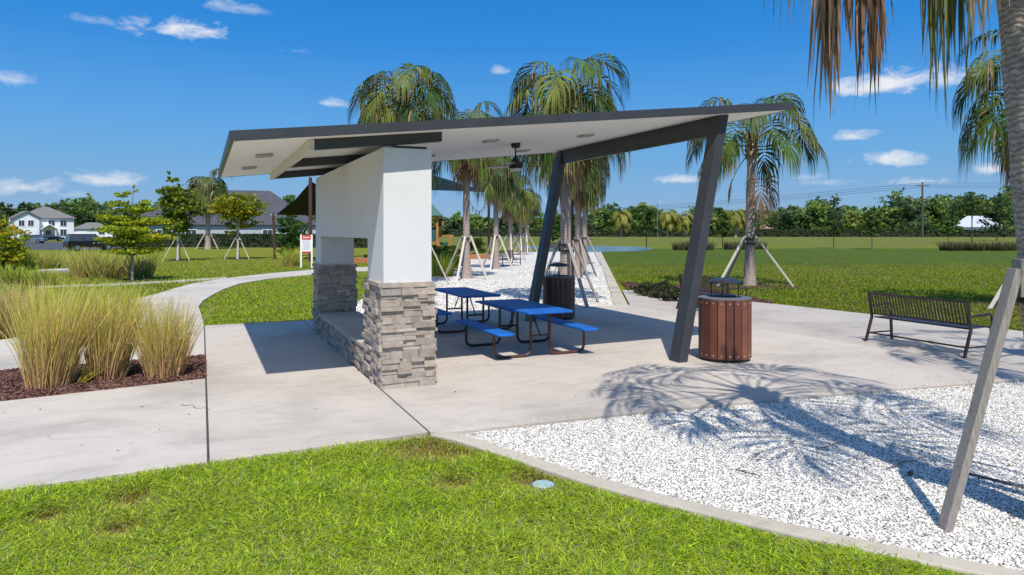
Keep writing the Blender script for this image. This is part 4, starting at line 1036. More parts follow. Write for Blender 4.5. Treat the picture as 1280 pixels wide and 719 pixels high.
# ------------------------------------------------------------------ distant woodland and single trees
def woodland():
    q = np.random.default_rng(99); Cs, K = [], []
    x = -420
    while x < 1700:
        d = 305 + q.random() * 45
        if x < 420: ytop = 258 + 10 * math.sin(x * .05) + q.normal() * 6
        elif x < 740: ytop = 270 + q.normal() * 3
        else: ytop = (266 if x < 985 else 258 if x < 1130 else 249) + 3 * math.sin(x * .031) + 4 * math.sin(x * .083) + q.normal() * 5
        ht = max(5, 2 + (289 - ytop) / F * d); c = at(x, d)
        wd = ht * (.32 + .22 * q.random()); kcol = q.integers(0, 4)
        n = 1000
        for bz, rr, rzz, fr in ((.72, wd, ht * .30, .5), (.30, wd * 1.25, ht * .34, .5)):
            m = int(n * fr); ncl = 22; dd = q.normal(size=(ncl, 3)); dd /= np.linalg.norm(dd, axis=1)[:, None]
            cl = dd * (q.random(ncl) ** .4)[:, None] * np.array([rr, rr, rzz]); idx = q.integers(0, ncl, m)
            Cs.append(cl[idx] + q.normal(size=(m, 3)) * np.array([1, 1, .7]) * rr * .14 + np.array([c.x, c.y, ht * bz]))
            pal = [DG, GG, GG, [(.15, .18, .035), (.19, .21, .04), (.11, .15, .03)]][kcol]
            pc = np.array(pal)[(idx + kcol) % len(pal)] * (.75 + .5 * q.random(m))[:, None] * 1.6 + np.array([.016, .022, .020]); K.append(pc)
        x += 6 + q.random() * 7
    V, Cc = leaf_cards(np.concatenate(Cs), .95, np.concatenate(K), q)
    o = np_mesh('woodland', V, 4, [(0, 1, 2, 3)], LEAF, Cc); tag(o, 'unbroken green woodland along the horizon', 'woodland', kind='stuff')
woodland()
def lollipop(name, px, d, ytop, wpx, label, cols, seed, group, clear=.35, leafk=1.0, n=900, rk=1.0, cat='tree', mat=TRUNKD):
    ht = 2 + (289 - ytop) / F * d; r = wpx / F * d / 2; b = at(px, d); z0 = ht * clear
    hh = (ht - z0) / 2
    return make_tree(name, b, [(0, 0, z0 + hh * .55, r, hh * .6), (r * .2, 0, z0 + hh * 1.1, r * .85 * rk, hh * .6), (-r * .15, 0, z0 + hh * 1.55, r * .6 * rk, hh * .45)], leafk * d * .0021, n, label, cols, seed, ht * .011, z0, ht * .95, group, cat, mat, 8)
YT = 'young trees on the far side of the big lawn'
lollipop('young_tree', 808, 76, 257, 26, 'slim dark young tree standing by the pond edge', DG + GG, 501, YT, .32)
lollipop('young_tree', 903, 82, 264, 20, 'young tree just left of the lone lawn palm, seen past the near post', GG, 502, YT, .3)
lollipop('young_tree', 1042, 84, 262, 22, 'thin grey-green young tree right of the lone lawn palm', GG + DG, 503, YT, .35, n=500)
lollipop('young_tree', 1090, 80, 256, 26, 'pointed dark green young tree in the middle of the right lawn', GG, 504, YT, .28, n=900)
lollipop('young_tree', 1185, 130, 271, 26, 'bright green round young tree near the far hedge', [(.07, .15, .02), (.09, .18, .03)], 505, YT, .3)
lollipop('tall_tree', 1215, 118, 238, 46, 'tall airy tree with bare lower trunk in front of the white-roofed house', DG + GG, 506, 'tall trees before the right-hand wood', .5, n=800)
lollipop('tall_tree', 1246, 150, 241, 34, 'dense dark conical tree right of the white-roofed house', DG, 507, 'tall trees before the right-hand wood', .12, n=1200)
lollipop('tall_tree', 660, 150, 258, 30, 'airy tree with a pale trunk beyond the far palms', GG, 508, 'tall trees before the right-hand wood', .35, n=700, mat=PALEWOOD)
lollipop('tall_tree', 692, 120, 262, 30, 'bright green tree between the far leaning post and the big palm', [(.06, .12, .02), (.09, .15, .03)], 509, 'tall trees before the right-hand wood', .15, n=900)
lollipop('tall_tree', 738, 170, 271, 22, 'pale grey-green round tree beyond the pond', [(.10, .13, .06), (.08, .11, .05)], 510, 'tall trees before the right-hand wood', .12, n=700)
for px, ytop, sd, lab in ((777, 264, 1, 'golden-green palm in front of the wood, farthest left of four'), (834, 263, 2, 'golden-green palm before the wood right of the slim young tree'), (854, 266, 3, 'golden-green palm before the wood beside the near leaning post'), (920, 262, 4, 'golden-green palm before the wood behind the lone lawn palm')):
    d = 235; ht = 2 + (289 - ytop - 6) / F * d; b = at(px, d)
    make_palm('distant_palm', b, ht, .45, .4, lab, 600 + sd, 18, 0, 2.4, 2.6, (0, 0), 10, .5, 'golden palms before the wood', .35, elmin=-25)
    for c_ in [c for c in COL.objects if c.parent and c.parent.get('label') == lab and c.name.startswith('crown')]:
        a = c_.data.color_attributes['Col']; v = np.empty(len(c_.data.vertices) * 4, np.float32); a.data.foreach_get('color', v)
        v = v.reshape(-1, 4); v[:, :3] = v[:, :3] * .4 + np.array([.15, .14, .02]); a.data.foreach_set('color', v.ravel())
for px, ytop, w_, sd, lab in ((8, 252, 26, 1, 'dark tree left of the two-storey house'), (33, 250, 22, 2, 'dark umbrella-topped tree above the left gable of the two-storey house'), (70, 253, 30, 3, 'dark broad tree above the ridge of the two-storey house'), (100, 262, 34, 4, 'green tree right of the two-storey house'), (122, 266, 30, 5, 'green tree above the low garage house')):
    lollipop('tall_tree', px, 235, ytop, w_, lab, DG, 520 + sd, 'trees around the left-hand houses', .3 if sd < 4 else .05, n=700)

# ------------------------------------------------------------------ houses
WHITEW = plain('house_white', (.74, .75, .76), .8, var=.04); ROOFG = plain('shingle_grey', (.16, .15, .145), .9, var=.15, scale=2)
ROOFD = plain('shingle_dark', (.060, .062, .075), .9, var=.2, scale=2); GREYW = plain('house_grey', (.40, .42, .45), .8, var=.05)
GLASS = plain('window_glass', (.05, .06, .075), .15); TRIMW = plain('trim_white', (.8, .8, .8), .6, var=.02)
def hip(mb, x0, x1, y0, y1, z, rise, ov=.5):
    x0, x1, y0, y1 = x0 - ov, x1 + ov, y0 - ov, y1 + ov; w = min(x1 - x0, y1 - y0) / 2
    if x1 - x0 > y1 - y0: a, b = (x0 + w, (y0 + y1) / 2), (x1 - w, (y0 + y1) / 2)
    else: a, b = ((x0 + x1) / 2, y0 + w), ((x0 + x1) / 2, y1 - w)
    vs = [(x0, y0, z), (x1, y0, z), (x1, y1, z), (x0, y1, z), (*a, z + rise), (*b, z + rise)]
    if x1 - x0 > y1 - y0: fs = [(0, 1, 5, 4), (1, 2, 5), (2, 3, 4, 5), (3, 0, 4), (3, 2, 1, 0)]
    else: fs = [(0, 1, 4), (1, 2, 5, 4), (2, 3, 5), (3, 0, 4, 5), (3, 2, 1, 0)]
    mb.add(vs, fs)
def gable(mb, x0, x1, y0, y1, z, rise, ov=.4):
    xm = (x0 + x1) / 2
    vs = []
    for y in (y0 - ov, y1): vs += [(x0 - ov, y, z - ov * rise / (xm - x0)), (x1 + ov, y, z - ov * rise / (xm - x0)), (xm, y, z + rise), (x0 - ov, y, z + .2 - ov * rise / (xm - x0)), (x1 + ov, y, z + .2 - ov * rise / (xm - x0)), (xm, y, z + rise + .22)]
    mb.add(vs, [(0, 2, 5, 3), (2, 1, 4, 5), (6, 9, 11, 8), (8, 11, 10, 7), (3, 5, 11, 9), (5, 4, 10, 11), (0, 6, 8, 2), (2, 8, 7, 1), (0, 3, 9, 6), (1, 7, 10, 4)])
def window(t, x, y, z, w, h):
    m = MB(); m.b2((x - w / 2 - .1, y - .06, z - .1), (x + w / 2 + .1, y - .003, z + h + .1)); f = m.build('window', TRIMW, t)
    m = MB(); m.b2((x - w / 2, y - .08, z), (x - .03, y - .062, z + h)); m.b2((x + .03, y - .08, z), (x + w / 2, y - .062, z + h)); m.build('pane', GLASS, f)
# two-storey white house (local frame: front faces -y, i.e. towards the viewer)
def house_root(name, px, d, label, tw=0):
    b = at(px, d); return empty(name, tuple(b), label, 'house', None, -math.atan2((px - CX) / F, 1) - YAW + tw)
t = house_root('two_storey_house', 54, 159, 'white two-storey house with grey hipped roof at far left', R(8))
m = MB(); m.b2((-1, 0, -.2), (6.0, 9, 5.0)); m.b2((-5.6, -2, -.2), (-1.002, 7.5, 5.0)); 
m.extrude([(-5.6, 5.0), (-1.002, 5.0), (-3.3, 6.3)], 1, -2.0, -1.7); m.build('wall', WHITEW, t)
m = MB(); hip(m, -4, 6.0, 0, 9, 5.0, 2.7); gable(m, -5.6, -1.0, -2, 5, 5.0, 1.35); m.build('roof', ROOFG, t)
for x in (1.6, 3.9): window(t, x, 0, 3.2, 1.2, 1.2)
for x in (-4.3, -2.6): window(t, x, -2, 3.2, 1.0, 1.2)
window(t, 3.9, 0, .9, 1.2, 1.5)
m = MB(); m.b2((-5.1, -2.08, 0), (-1.5, -2.003, 2.3)); m.build('garage_door', TRIMW, t)
m = MB(); m.b2((.5, -.06, 0), (1.5, -.003, 2.1)); m.build('door', plain('door_dark', (.10, .09, .07), .6), t)
m = MB(); gable(m, -.5, 2.4, -1.6, 0, 2.5, .95, .25); m.b2((-.4, -1.5, 0), (-.2, -1.3, 2.5)); m.b2((2.1, -1.5, 0), (2.3, -1.3, 2.5)); m.build('porch', TRIMW, t)
t = house_root('garage_house', 116, 225, 'low white house with grey hipped roof behind the parked black car')
m = MB(); m.b2((-5.5, 0, -.2), (5.5, 8, 2.7)); m.build('wall', WHITEW, t)
m = MB(); hip(m, -5.5, 5.5, 0, 8, 2.7, 2.1); m.build('roof', ROOFG, t)
m = MB(); m.b2((-4.6, -.06, 0), (-1.6, -.003, 2.2)); m.build('garage_door', TRIMW, t); window(t, 2.5, 0, .9, 1.6, 1.3)
t = house_root('dark_roof_house', 292, 109, 'long grey house with huge dark shingle roof behind the young trees')
m = MB(); m.b2((-14.2, 0, -.2), (12.5, 15, 2.85)); m.build('wall', GREYW, t)
m = MB(); hip(m, -14.2, 12.5, 0, 13.6, 3.0, 5.75, .5); m.build('roof', ROOFD, t)
m = MB(); m.b2((-14.75, .25, 2.83), (13.05, .40, 3.06)); m.build('gutter', TRIMW, t)
for x in (-10, -6, 5, 9): window(t, x, 0, 1.0, 1.4, 1.2)
for sx in (8.2,):
    m = MB(); m.tube([(sx, 3.0, 5.4), (sx, 3.0, 6.4)], .09, 8); m.build('vent_pipe', BLACK, t, True, auto=40)
t = house_root('white_roof_house', 1222, 272, 'house with bright metal roof half hidden by the right-hand trees')
m = MB(); m.b2((-8, 0, -.2), (8, 9, 3.6)); m.build('wall', WHITEW, t)
m = MB(); hip(m, -8, 8, 0, 9, 3.6, 4.4, .6); m.build('roof', plain('metal_roof', (.50, .52, .56), .4, .1, .04), t); window(t, -3, 0, 1, 1.6, 1.4)
t = house_root('tan_roof_house', 962, 318, 'house with tan gable peeping through the wood behind the lawn')
m = MB(); m.b2((-5, 0, -.2), (5, 8, 3.2)); m.build('wall', plain('tan_wall', (.5, .4, .3), .8), t)
m = MB(); hip(m, -5, 5, 0, 8, 3.2, 3.2, .5); m.build('roof', plain('tan_roof', (.36, .24, .17), .9), t)

# ------------------------------------------------------------------ cars
def make_car(px, d, rot, label, paint, kind, Lc=4.7, Hc=1.72):
    b = at(px, d); t = empty('parked_car', (b.x, b.y, GZ + .01), label, 'car', 'cars parked near the houses', rot)
    W = .93; l = Lc / 2
    def body(outline, w, inset):
        m = MB(); n = len(outline)
        vs = []
        for s, k in ((-1, 1), (-.92, 1), (.92, 1), (1, 1)):
            for (x, z, iw) in outline: vs.append((x, s * (w - iw), z))
        m.add(vs, [(r * n + i, r * n + (i + 1) % n, (r + 1) * n + (i + 1) % n, (r + 1) * n + i) for r in range(3) for i in range(n)] + [tuple(range(n)), tuple(range(3 * n, 4 * n))[::-1]]); return m
    if kind == 'suv': ol = [(-l, .35, 0), (-l, .95, 0), (-l + .1, 1.05, 0), (l - 1.2, 1.05, .02), (l - .1, .92, .05), (l, .75, .05), (l, .35, 0)]
    else: ol = [(-l, .35, 0), (-l, .82, 0), (-l + .6, .92, 0), (l - 1.3, .92, .02), (l - .1, .74, .05), (l, .6, .05), (l, .3, 0)]
    body(ol, W, 0).build('body', paint, t, bevel=.05)
    zb = 1.05 if kind == 'suv' else .92
    m = MB(); x0, x1, x2, x3 = ((-l + .12, -l + .35, l - 2.0, l - 1.25) if kind == 'suv' else (-l + .5, -l + 1.2, l - 2.1, l - 1.3))
    def cab(mb, i, z0, z1, wi):
        vs = []
        for s in (-1, 1): vs += [(x0 + i, s * (W - .04), z0), (x3 - i, s * (W - .04), z0), (x2, s * (W - .16 - wi), z1), (x1, s * (W - .16 - wi), z1)]
        mb.add(vs, [(0, 1, 2, 3), (7, 6, 5, 4), (0, 4, 5, 1), (1, 5, 6, 2), (2, 6, 7, 3), (3, 7, 4, 0)])
    cab(m, 0, zb - .01, Hc - .07, 0); m.build('window', GLASS, t)
    m = MB(); m.b2((x1 - .04, -(W - .17), Hc - .075), (x2 + .04, W - .17, Hc)); 
    for s in (-1, 1):
        for xa in ((x0 + x1) / 2 + .0, (x1 + x2) / 2, x2 + .05): m.bar((xa if xa != x2 + .05 else x3 - .1, s * (W - .05), zb), (xa if xa != x2 + .05 else x2, s * (W - .155), Hc - .05), .08, .03, (1, 0, 0))
    m.build('roof', paint, t, bevel=.02)
    for sx in (-1, 1):
        for sy in (-1, 1):
            m = MB(); c = (sx * (l - .85), sy * (W - .1), .34); m.tube([(c[0], c[1] - .11, c[2]), (c[0], c[1] + .11, c[2])], .34, 18); wl = m.build('wheel', BLACK, t, True, auto=40)
            m = MB(); m.tube([(c[0], c[1] + sy * .105, c[2]), (c[0], c[1] + sy * .125, c[2])], .2, 12); m.build('rim', STEEL, wl, True, auto=40)
    for sy in (-1, 1):
        m = MB(); m.b2((l - .04, sy * .72 - .16, .62), (l + .012, sy * .72 + .16, .76)); m.build('headlight', TRIMW, t)
        m = MB(); m.b2((-l - .012, sy * .76 - .1, .7), (-l + .03, sy * .76 + .1, .95)); m.build('tail_light', plain('lamp_red', (.3, .02, .02), .3), t)
BLK = plain('car_black', (.010, .010, .012), .18, var=.05); SIL = plain('car_bluegrey', (.16, .21, .27), .25, .3, .05)
face = lambda px: -math.atan2((px - CX) / F, 1) - YAW
make_car(113, 74, face(113) + R(15), 'black sport utility car parked behind the tall grasses', BLK, 'suv', 4.6, 1.75)
make_car(63, 141, face(63) + R(10), 'black saloon car in front of the white two-storey house', BLK, 'sedan', 4.7, 1.45)
make_car(38, 118, face(38) + R(160), 'blue-grey car left of the black saloon in front of the white house', SIL, 'sedan', 4.6, 1.45)

# ------------------------------------------------------------------ notice board
b = at(383, 39); t = empty('notice_board', tuple(b), 'white notice board with red header and footer beside the path', 'sign', None, face(383))
for s in (-1, 1):
    m = MB(); m.b2((s * .29 - .045, -.03, -.06), (s * .29 + .045, .03, 1.80)); m.build('post', TRIMW, t)
m = MB(); m.b2((-.243, -.02, .78), (.243, .02, 1.78)); pn = m.build('panel', TRIMW, t)
RED = plain('sign_red', (.55, .045, .03), .5, var=.05); INK = plain('sign_ink', (.35, .37, .40), .6)
m = MB(); m.b2((-.24, -.026, 1.52), (.24, -.021, 1.775)); m.build('header', RED, pn)
m = MB(); m.b2((-.24, -.026, .785), (.24, -.021, .87)); m.build('footer', RED, pn)
m = MB(); q = random.Random(3)
for i in range(11):
    z = 1.46 - i * .05; x = -.20
    while x < .17:
        L = q.uniform(.03, .09); m.b2((x, -.024, z), (min(.2, x + L), -.021, z + .018)); x += L + .015
m.build('text_lines', INK, pn)
m = MB()
for i in range(6): m.b2((-.17 + i * .06, -.030, 1.61), (-.13 + i * .06, -.0265, 1.68))
m.build('header_text', TRIMW, pn)

# ------------------------------------------------------------------ shade sails, poles, playground
POLE = plain('pole_brown', (.075, .038, .03), .5, var=.1); SAILK = plain('sail_black', (.012, .012, .014), .85); SAILB = plain('sail_blue', (.025, .11, .30), .8)
def pole(px, d, ztop, r, label, mat=POLE, leanx=0.0):
    b = at(px, d); t = empty('sail_pole', tuple(b), label, 'pole', 'poles around the playground')
    m = MB(); m.tube([(0, 0, -.06), (leanx, 0, ztop)], r, 12); m.build('shaft', mat, t, True, auto=40)
    m = MB(); m.lathe([(r * 1.9, GZ), (r * 1.9, GZ + .04), (r * 1.2, GZ + .06)], n=12); m.build('base_plate', mat, t)
    m = MB(); m.tube([(leanx - r * 1.6, 0, ztop - .12), (leanx + r * 1.6, 0, ztop - .12)], .02, 6); m.build('eye_bolt', STEEL, t)
    return t
pole(343.5, 51, 3.3, .10, 'short reddish-brown sail pole with the low corner of the black sail', leanx=-.1)
pole(388, 47, 5.6, .12, 'tall brown sail pole standing against the left edge of the shelter wall')
pole(611, 53, 5.05, .10, 'dark brown light pole between two palm trunks right of the column', plain('pole_dark', (.028, .018, .016), .5))
bp = at(714, 20.9); t = empty('light_pole', tuple(bp), 'short dark square post behind the dark litter bin', 'pole')
m = MB(); m.box((0, 0, 1.43), (.125, .125, 2.98)); m.build('shaft', BROWNMETAL, t, bevel=.008)
m = MB(); m.lathe([(.06, 2.92), (.045, 2.95), (.01, 2.96)], n=12); m.build('cap', BROWNMETAL, t)
def sail(corners, label, mat, sag=.16, n=12):
    """curved tensile membrane between three corners"""
    a, b, c = [Vector(p) for p in corners]; o_ = (a + b + c) / 3
    m = MB(); idx = {}; vs = []
    for i in range(n + 1):
        for j in range(n + 1 - i):
            u, v = i / n, j / n; w_ = 1 - u - v
            p = a * u + b * v + c * w_
            edge = min(u, v, w_)
            # edges pulled in towards the middle between corners
            pull = sag * (1 - max(u, v, w_)) * 1.6
            p = p.lerp(o_, min(.4, pull * (1 if edge < .01 else 1 - edge)))
            idx[i, j] = len(vs); vs.append(p)
    fs = []
    for i in range(n):
        for j in range(n - i):
            fs.append((idx[i, j], idx[i + 1, j], idx[i, j + 1]))
            if j < n - i - 1: fs.append((idx[i + 1, j], idx[i + 1, j + 1], idx[i, j + 1]))
    m.sheet = True; m.add(vs, fs); ob = m.build('shade_sail', mat, None, True)
    md = ob.modifiers.new('thick', 'SOLIDIFY'); md.thickness = .01
    tag(ob, label, 'shade sail')
sail([at(345, 51, 3.2), at(389, 47, 5.35), at(470, 58, 3.1)], 'black shade sail stretched from the short brown pole behind the wall', SAILK, .10)
sail([at(611, 53, 4.95), at(440, 44, 7.2), at(450, 58, 5.5)], 'navy blue shade sail tapering to the dark light pole right of the column', SAILB, .08)
WOODO = plain('playground_timber', (.36, .17, .055), .7, 0, .2, 8, .2, 40, .3, (4, 4, .6)); GREENP = plain('playground_green', (.012, .085, .065), .5, var=.1)
pb = at(526, 44); t = empty('play_tower', tuple(pb), 'timber play tower with dark green roof mostly hidden behind the white column', 'playground', None, face(526))
for x in (-1.0, 1.0):
    for y in (-1, 1):
        m = MB(); m.bar((x, y, -.06), (x, y, 3.1), .15, .15, (0, 1, 0)); m.build('post', WOODO, t, bevel=.01)
m = MB(); m.b2((-1.05, -1.05, 1.25), (1.05, 1.05, 1.35)); m.build('deck', WOODO, t)
m = MB(); hip(m, -1.1, 1.1, -1.1, 1.1, 2.95, 1.5, .25); m.build('roof', GREENP, t)
m = MB(); m.b2((-.9, -1.06, 1.4), (.9, -1.0, 2.1)); m.b2((1.0, -.9, 1.4), (1.06, .9, 2.1)); m.build('railing_panel', GREENP, t)
m = MB(); m.bar((1.5, -.3, -.05), (1.05, -.4, 1.5), .12, .16, (0, 1, 0)); m.bar((1.05, -.4, 1.5), (1.4, -.2, 2.6), .12, .16, (0, 1, 0)); m.build('climbing_beam', WOODO, t, bevel=.01)
m = MB(); m.bar((1.85, .6, -.05), (1.85, .6, 1.75), .16, .16, (0, 1, 0)); m.bar((1.2, .6, 1.7), (2.1, .6, 1.7), .1, .12, (0, 0, 1)); m.build('climbing_frame', WOODO, t, bevel=.01)
m = MB(); m.b2((1.1, .3, .1), (1.7, .38, 1.3)); m.build('climbing_panel', GREENP, t)
pbd = MB(); c0, c1 = at(560, 50), at(612, 52)
pbd.bar((c0.x, c0.y, .12), (c1.x, c1.y, .12), .25, .36, (0, 0, 1))
tag(pbd.build('play_border', plain('border_orange', (.42, .16, .06), .7), bevel=.02), 'orange rubber kerb bordering the playground behind the palms', 'kerb')
pbd = MB(); c0, c1 = at(430, 45), at(500, 44)
pbd.bar((c0.x, c0.y, .12), (c1.x, c1.y, .12), .25, .36, (0, 0, 1))
tag(pbd.build('play_border', MATS['border_orange'], bevel=.02), 'orange rubber kerb seen through the gap under the white wall', 'kerb')
# string lights
def string_lights(p0, p1, sagm, nb, label, r=.012):
    p0, p1 = Vector(p0), Vector(p1); t = empty('string_lights', tuple(p0), label, 'string lights', 'festoon lights hung along the palm avenue')
    f = lambda u: (p1 - p0) * u + Vector((0, 0, -sagm * 4 * u * (1 - u)))
    m = MB(); m.tube([f(i / 20) for i in range(21)], r, 5); m.build('cable', BLACK, t, True)
    for k in range(nb):
        c = f((k + .5) / nb); m = MB(); m.lathe([(.02, -.01), (.03, -.06), (.035, -.09)], c, 8); m.build('socket', BLACK, t)
        m = MB(); m.lathe([(.03, -.092), (.055, -.14), (.05, -.19), (.015, -.215)], c, 8); m.build('bulb', plain('bulb_glass', (.30, .28, .22), .1), t, True)
string_lights(at(583, 30.2, 3.55), at(611, 53, 4.9), 1.0, 8, 'festoon bulbs from the first visible palm to the dark light pole')
string_lights(at(611, 53, 4.8), at(650, 60, 3.6), .6, 7, 'festoon bulbs from the dark light pole to the far palms')

# ------------------------------------------------------------------ power poles and wires, lamp
pp = at(1153, 225); t = empty('utility_pole', tuple(pp), 'dark wooden power pole standing above the right-hand wood', 'utility pole', None, face(1153))
m = MB(); m.tube([(0, 0, -.2), (0, 0, 17.7)], [.34, .24], 10); m.build('shaft', TRUNKD, t, True, auto=40)
m = MB(); m.bar((-2.0, -.3, 16.6), (2.0, -.3, 16.6), .2, .2, (0, 0, 1)); m.build('crossarm', TRUNKD, t)
for x in (-1.8, 0, 1.8):
    m = MB(); m.lathe([(.10, 16.7), (.12, 16.85), (.06, 17.0)], (x, -.3, 0), 8); m.build('insulator', GREYW, t)
for k, (dz, lab) in enumerate(((17.6, 'topmost thin power line crossing the sky at right'), (16.9, 'middle thin power line crossing the sky at right'), (16.2, 'lowest thin power line crossing the sky at right'))):
    m = MB(); pts = []
    for a, b_, sg in ((at(640, 300, 9 + dz - 17), pp + Vector((0, 0, dz)), 1.2), (pp + Vector((0, 0, dz)), at(1560, 190, dz), 1.0)):
        for i in range(14):
            u = i / 14; pts.append(Vector(a).lerp(Vector(b_), u) + Vector((0, 0, -sg * 4 * u * (1 - u))))
    m.tube(pts, .045, 5); tag(m.build('power_line', BLACK, None, True), lab, 'power line', 'power lines across the sky')
lp = at(822, 200); t = empty('street_lamp', tuple(lp), 'thin pale street lamp among the trees beyond the pond', 'street lamp', None, face(822))
m = MB(); m.tube([(0, 0, 0), (0, 0, 10.2)], [.14, .09], 8); m.tube([(0, 0, 10.1), (1.4, 0, 10.4)], .06, 6); m.build('shaft', STEEL, t, True, auto=40)
m = MB(); m.b2((1.2, -.15, 10.35), (2.0, .15, 10.5)); m.build('lamp_head', GREYW, t)

# ------------------------------------------------------------------ small things on the ground
vc = gp(679, 604); t = empty('valve_cover', (vc.x, vc.y, GZ), 'small pale blue-green valve cover sunk in the front lawn', 'valve cover', None, R(35))
m = MB(); m.lathe([(.085, .0), (.085, .052), (.078, .058), (.02, .060)], n=20); m.build('lid', plain('cover_teal', (.30, .42, .42), .5, var=.15, scale=20), t, True, auto=30)
m = MB(); m.lathe([(.105, -.02), (.105, .045), (.088, .05)], n=20); m.build('collar', plain('cover_rim', (.12, .15, .13), .7), t, True, auto=30)
TW = plain('twig_brown', (.10, .065, .045), .9)
def twig(px0, py0, px1, py1, r, label, z=-.015, wob=.04, seed=1, fork=True):
    a, b = gp(px0, py0), gp(px1, py1); q = random.Random(seed); pts = []
    for i in range(7):
        u = i / 6; p = a.lerp(b, u); pts.append((p.x + q.uniform(-wob, wob), p.y + q.uniform(-wob, wob), z + q.uniform(0, .012)))
    m = MB(); m.tube(pts, [r * (1 - .08 * i) for i in range(7)], 6)
    if fork:
        p = Vector(pts[3]); m.tube([p, p + Vector((q.uniform(-.1, .1), q.uniform(-.1, .1), .01))], [r * .6, r * .3], 5)
    tag(m.build('twig', TW, None, True), label, 'twig', 'fallen twigs')
twig(922, 586, 948, 593, .006, 'short dark twig on white gravel left of the palm shadow', seed=1, wob=.015)
twig(1022, 561, 1050, 552, .005, 'curved brown twig on white gravel by the patio edge', seed=2, wob=.02)
twig(1110, 584, 1160, 570, .005, 'thin forked twig on white gravel beside the trunk shadow', seed=3, wob=.03)
twig(228, 506, 260, 513, .003, 'tiny wavy twig lying across the sidewalk joint', z=.004, seed=4, wob=.03)
m = MB(); a, b = gp(1205, 587), gp(1330, 622); m.tube([a + Vector((0, 0, -.02)), a.lerp(b, .5) + Vector((0.02, .03, -.02)), b + Vector((0, 0, -.02))], 0.007, 8)
tag(m.build('irrigation_hose', TW, None, True), 'thin dark irrigation hose on the gravel behind the near timber prop', 'hose')
m = MB(); p = gp(1138, 590); m.lathe([(.012, -.03), (.024, -.02), (.022, .0), (.008, .008)], p, 7); tag(m.build('pine_cone', TRUNKD), 'small dark cone lying on white gravel left of the near timber prop', 'cone')
# leaf litter on concrete and gravel
LIT = attrmat('leaf_litter', .9, spec=.1)
P = np.concatenate([sample_poly(GRAVEL_F, 500, 4, 11), sample_poly(PATIO_A, 90, 7, 18), sample_poly(SIDEWALK, 16, 5.5, 11)])
zz = np.where(inpoly(P, GRAVEL_F), -.02, .004)
n = len(P); C = np.stack([P[:, 0], P[:, 1], zz + .004], 1); a = rng.random(n) * 6.28; s = .008 + .018 * rng.random(n)
dx = np.stack([np.cos(a) * s, np.sin(a) * s, 0.004 * rng.random(n)], 1); dy = np.stack([-np.sin(a) * s * .3, np.cos(a) * s * .3, .004 * rng.random(n)], 1)
V = np.stack([C - dx, C + dy, C + dx, C - dy], 1)
cc = np.array([(.10, .065, .045), (.16, .11, .07), (.06, .045, .035)])[rng.integers(0, 3, n)]
tag(np_mesh('leaf_litter', V, 4, [(0, 1, 2, 3)], LIT, np.repeat(cc[:, None, :], 4, 1)), 'scattered brown bits of leaf on gravel and paving', 'leaf litter', kind='stuff')

# ------------------------------------------------------------------ sky, sun
w = bpy.data.worlds.new('World'); scene.world = w; w.use_nodes = True
nt = w.node_tree; bg = nt.nodes['Background']
sky = N(nt, 'ShaderNodeTexSky', sky_type='NISHITA'); sky.sun_disc = False
sky.sun_elevation = math.asin(-ST.z); sky.sun_rotation = math.atan2(-ST.x, -ST.y)
sky.air_density = 1.0; sky.dust_density = 0.4; sky.ozone_density = 3.0; sky.altitude = 0
hsv = N(nt, 'ShaderNodeHueSaturation'); hsv.inputs['Saturation'].default_value = 1.25; hsv.inputs['Value'].default_value = 1.0
nt.links.new(sky.outputs[0], hsv.inputs['Color'])
sx = N(nt, 'ShaderNodeSeparateXYZ'); nt.links.new(N(nt, 'ShaderNodeTexCoord').outputs['Generated'], sx.inputs[0])
# clear deep-blue air: the pale band low down is cleaner and bluer than the plain sky model
grad = ramp(nt, sx.outputs['Z'], [(0.0, (.28, .45, .66)), (0.05, (.21, .41, .68)), (0.10, (.150, .395, .72)), (0.153, (.105, .362, .765)), (0.25, (.035, .262, .71)), (0.33, (.016, .215, .66)), (0.6, (.02, .17, .58))])
gs = mix(nt, 1.0, grad, (4.53, 4.53, 4.53), 'MULTIPLY'); 
sky_mix = mix(nt, ramp(nt, sx.outputs['Z'], [(0.0, (.97,) * 3), (0.35, (.97,) * 3), (0.6, (0, 0, 0))]), hsv.outputs[0], gs)
geo = N(nt, 'ShaderNodeTexCoord').outputs['Generated']
def vdot(v):
    n = N(nt, 'ShaderNodeVectorMath', operation='DOT_PRODUCT'); nt.links.new(geo, n.inputs[0]); n.inputs[1].default_value = v; return n.outputs['Value']
def mth(op, a, b=None, clamp=False):
    n = N(nt, 'ShaderNodeMath', operation=op, use_clamp=clamp)
    for i, v in enumerate((a, b)):
        if v is None: continue
        if isinstance(v, bpy.types.NodeSocket): nt.links.new(v, n.inputs[i])
        else: n.inputs[i].default_value = v
    return n.outputs[0]
mp = N(nt, 'ShaderNodeMapping'); mp.inputs['Scale'].default_value = (1, 1, 2.0); nt.links.new(geo, mp.inputs[0])
cn = noise(nt, mp.outputs[0], 26, 8, 0.62, dist=.4)
cn2 = noise(nt, mp.outputs[0], 70, 6, 0.6)
fwd = Vector((SN, CS, 0)); rgt = Vector((CS, -SN, 0)); upv = Vector((0, 0, 1))
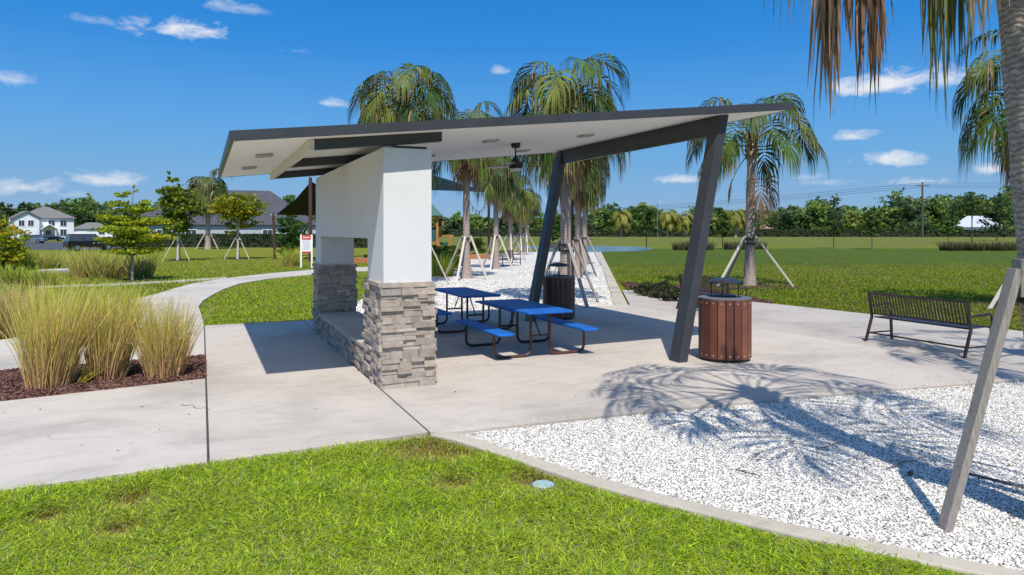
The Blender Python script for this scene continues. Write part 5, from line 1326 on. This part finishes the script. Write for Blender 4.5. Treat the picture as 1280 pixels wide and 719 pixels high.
CLOUDS = [(230, 42, 54, 17, 1.0), (298, 10, 36, 11, .5), (16, 100, 34, 13, .6), (420, 130, 24, 7, .75), (30, 233, 50, 14, .8), (138, 226, 48, 13, .8), (116, 26, 24, 7, .3), (375, 64, 18, 5, .3),
          (1120, 106, 80, 19, 1.05), (1062, 172, 26, 9, .95), (1112, 200, 34, 13, 1.0), (1142, 228, 40, 7, .8), (1250, 211, 44, 10, .8), (846, 225, 34, 7, .8), (626, 90, 16, 8, .55), (690, 250, 20, 6, .3), (1015, 222, 20, 6, .35), (95, 244, 20, 6, .4), (1040, 228, 40, 6, .3)]
total = None
for px, py, rx, ry, st in CLOUDS:
    D = (fwd + rgt * ((px - CX) / F) + upv * ((H - py) / F)); L = D.length; D.normalize()
    rt = D.cross(upv).normalized(); ut = rt.cross(D)
    u = mth('MULTIPLY', vdot(rt), F * 1.0 / rx * (L * .97)); v = mth('MULTIPLY', vdot(ut), F / ry * (L * .97))
    v = mth('MAXIMUM', v, mth('MULTIPLY', v, -1.7))            # flatter bases
    r2 = mth('SQRT', mth('ADD', mth('MULTIPLY', u, u), mth('MULTIPLY', v, v)))
    e = mth('ADD', mth('SUBTRACT', 1.0, r2), mth('MULTIPLY', mth('SUBTRACT', cn, .5), 3.4))
    e = mth('MULTIPLY', mth('MULTIPLY', e, .95, True), st)
    e = mth('MULTIPLY', e, mth('GREATER_THAN', vdot(D), 0.6))
    total = e if total is None else mth('MAXIMUM', total, e)
total = mth('MULTIPLY', total, mth('ADD', .42, mth('MULTIPLY', cn2, 1.0)), True)
cm = N(nt, 'ShaderNodeMix', data_type='RGBA'); nt.links.new(total, cm.inputs[0]); nt.links.new(sky_mix, cm.inputs[6]); cm.inputs[7].default_value = (3.75, 3.9, 4.1, 1)
nt.links.new(cm.outputs[2], bg.inputs['Color']); bg.inputs['Strength'].default_value = 0.15
sl = bpy.data.lights.new('sun', 'SUN'); sl.energy = 3.58; sl.angle = R(0.5); sl.color = (1.0, .945, .855)
so = bpy.data.objects.new('sun', sl); COL.objects.link(so); so.rotation_euler = ST.to_track_quat('-Z', 'Y').to_euler(); so.location = (0, -10, 30)

# ------------------------------------------------------------------ camera
cd = bpy.data.cameras.new('camera'); co_ = bpy.data.objects.new('camera', cd); COL.objects.link(co_)
cd.sensor_fit = 'HORIZONTAL'; cd.sensor_width = 36; cd.lens = F / 1280 * 36
co_.location = (0, 0, CAMH); co_.rotation_euler = (R(90), 0, -YAW)
cd.shift_y = -(359.5 - H) / 1280; cd.clip_end = 6000; cd.clip_start = 0.05
scene.camera = co_
scene.view_settings.view_transform = 'Standard'; scene.view_settings.look = 'None'
scene.view_settings.exposure = 0.55; scene.view_settings.gamma = 1
scene.cycles.max_bounces = 7; scene.cycles.transparent_max_bounces = 8
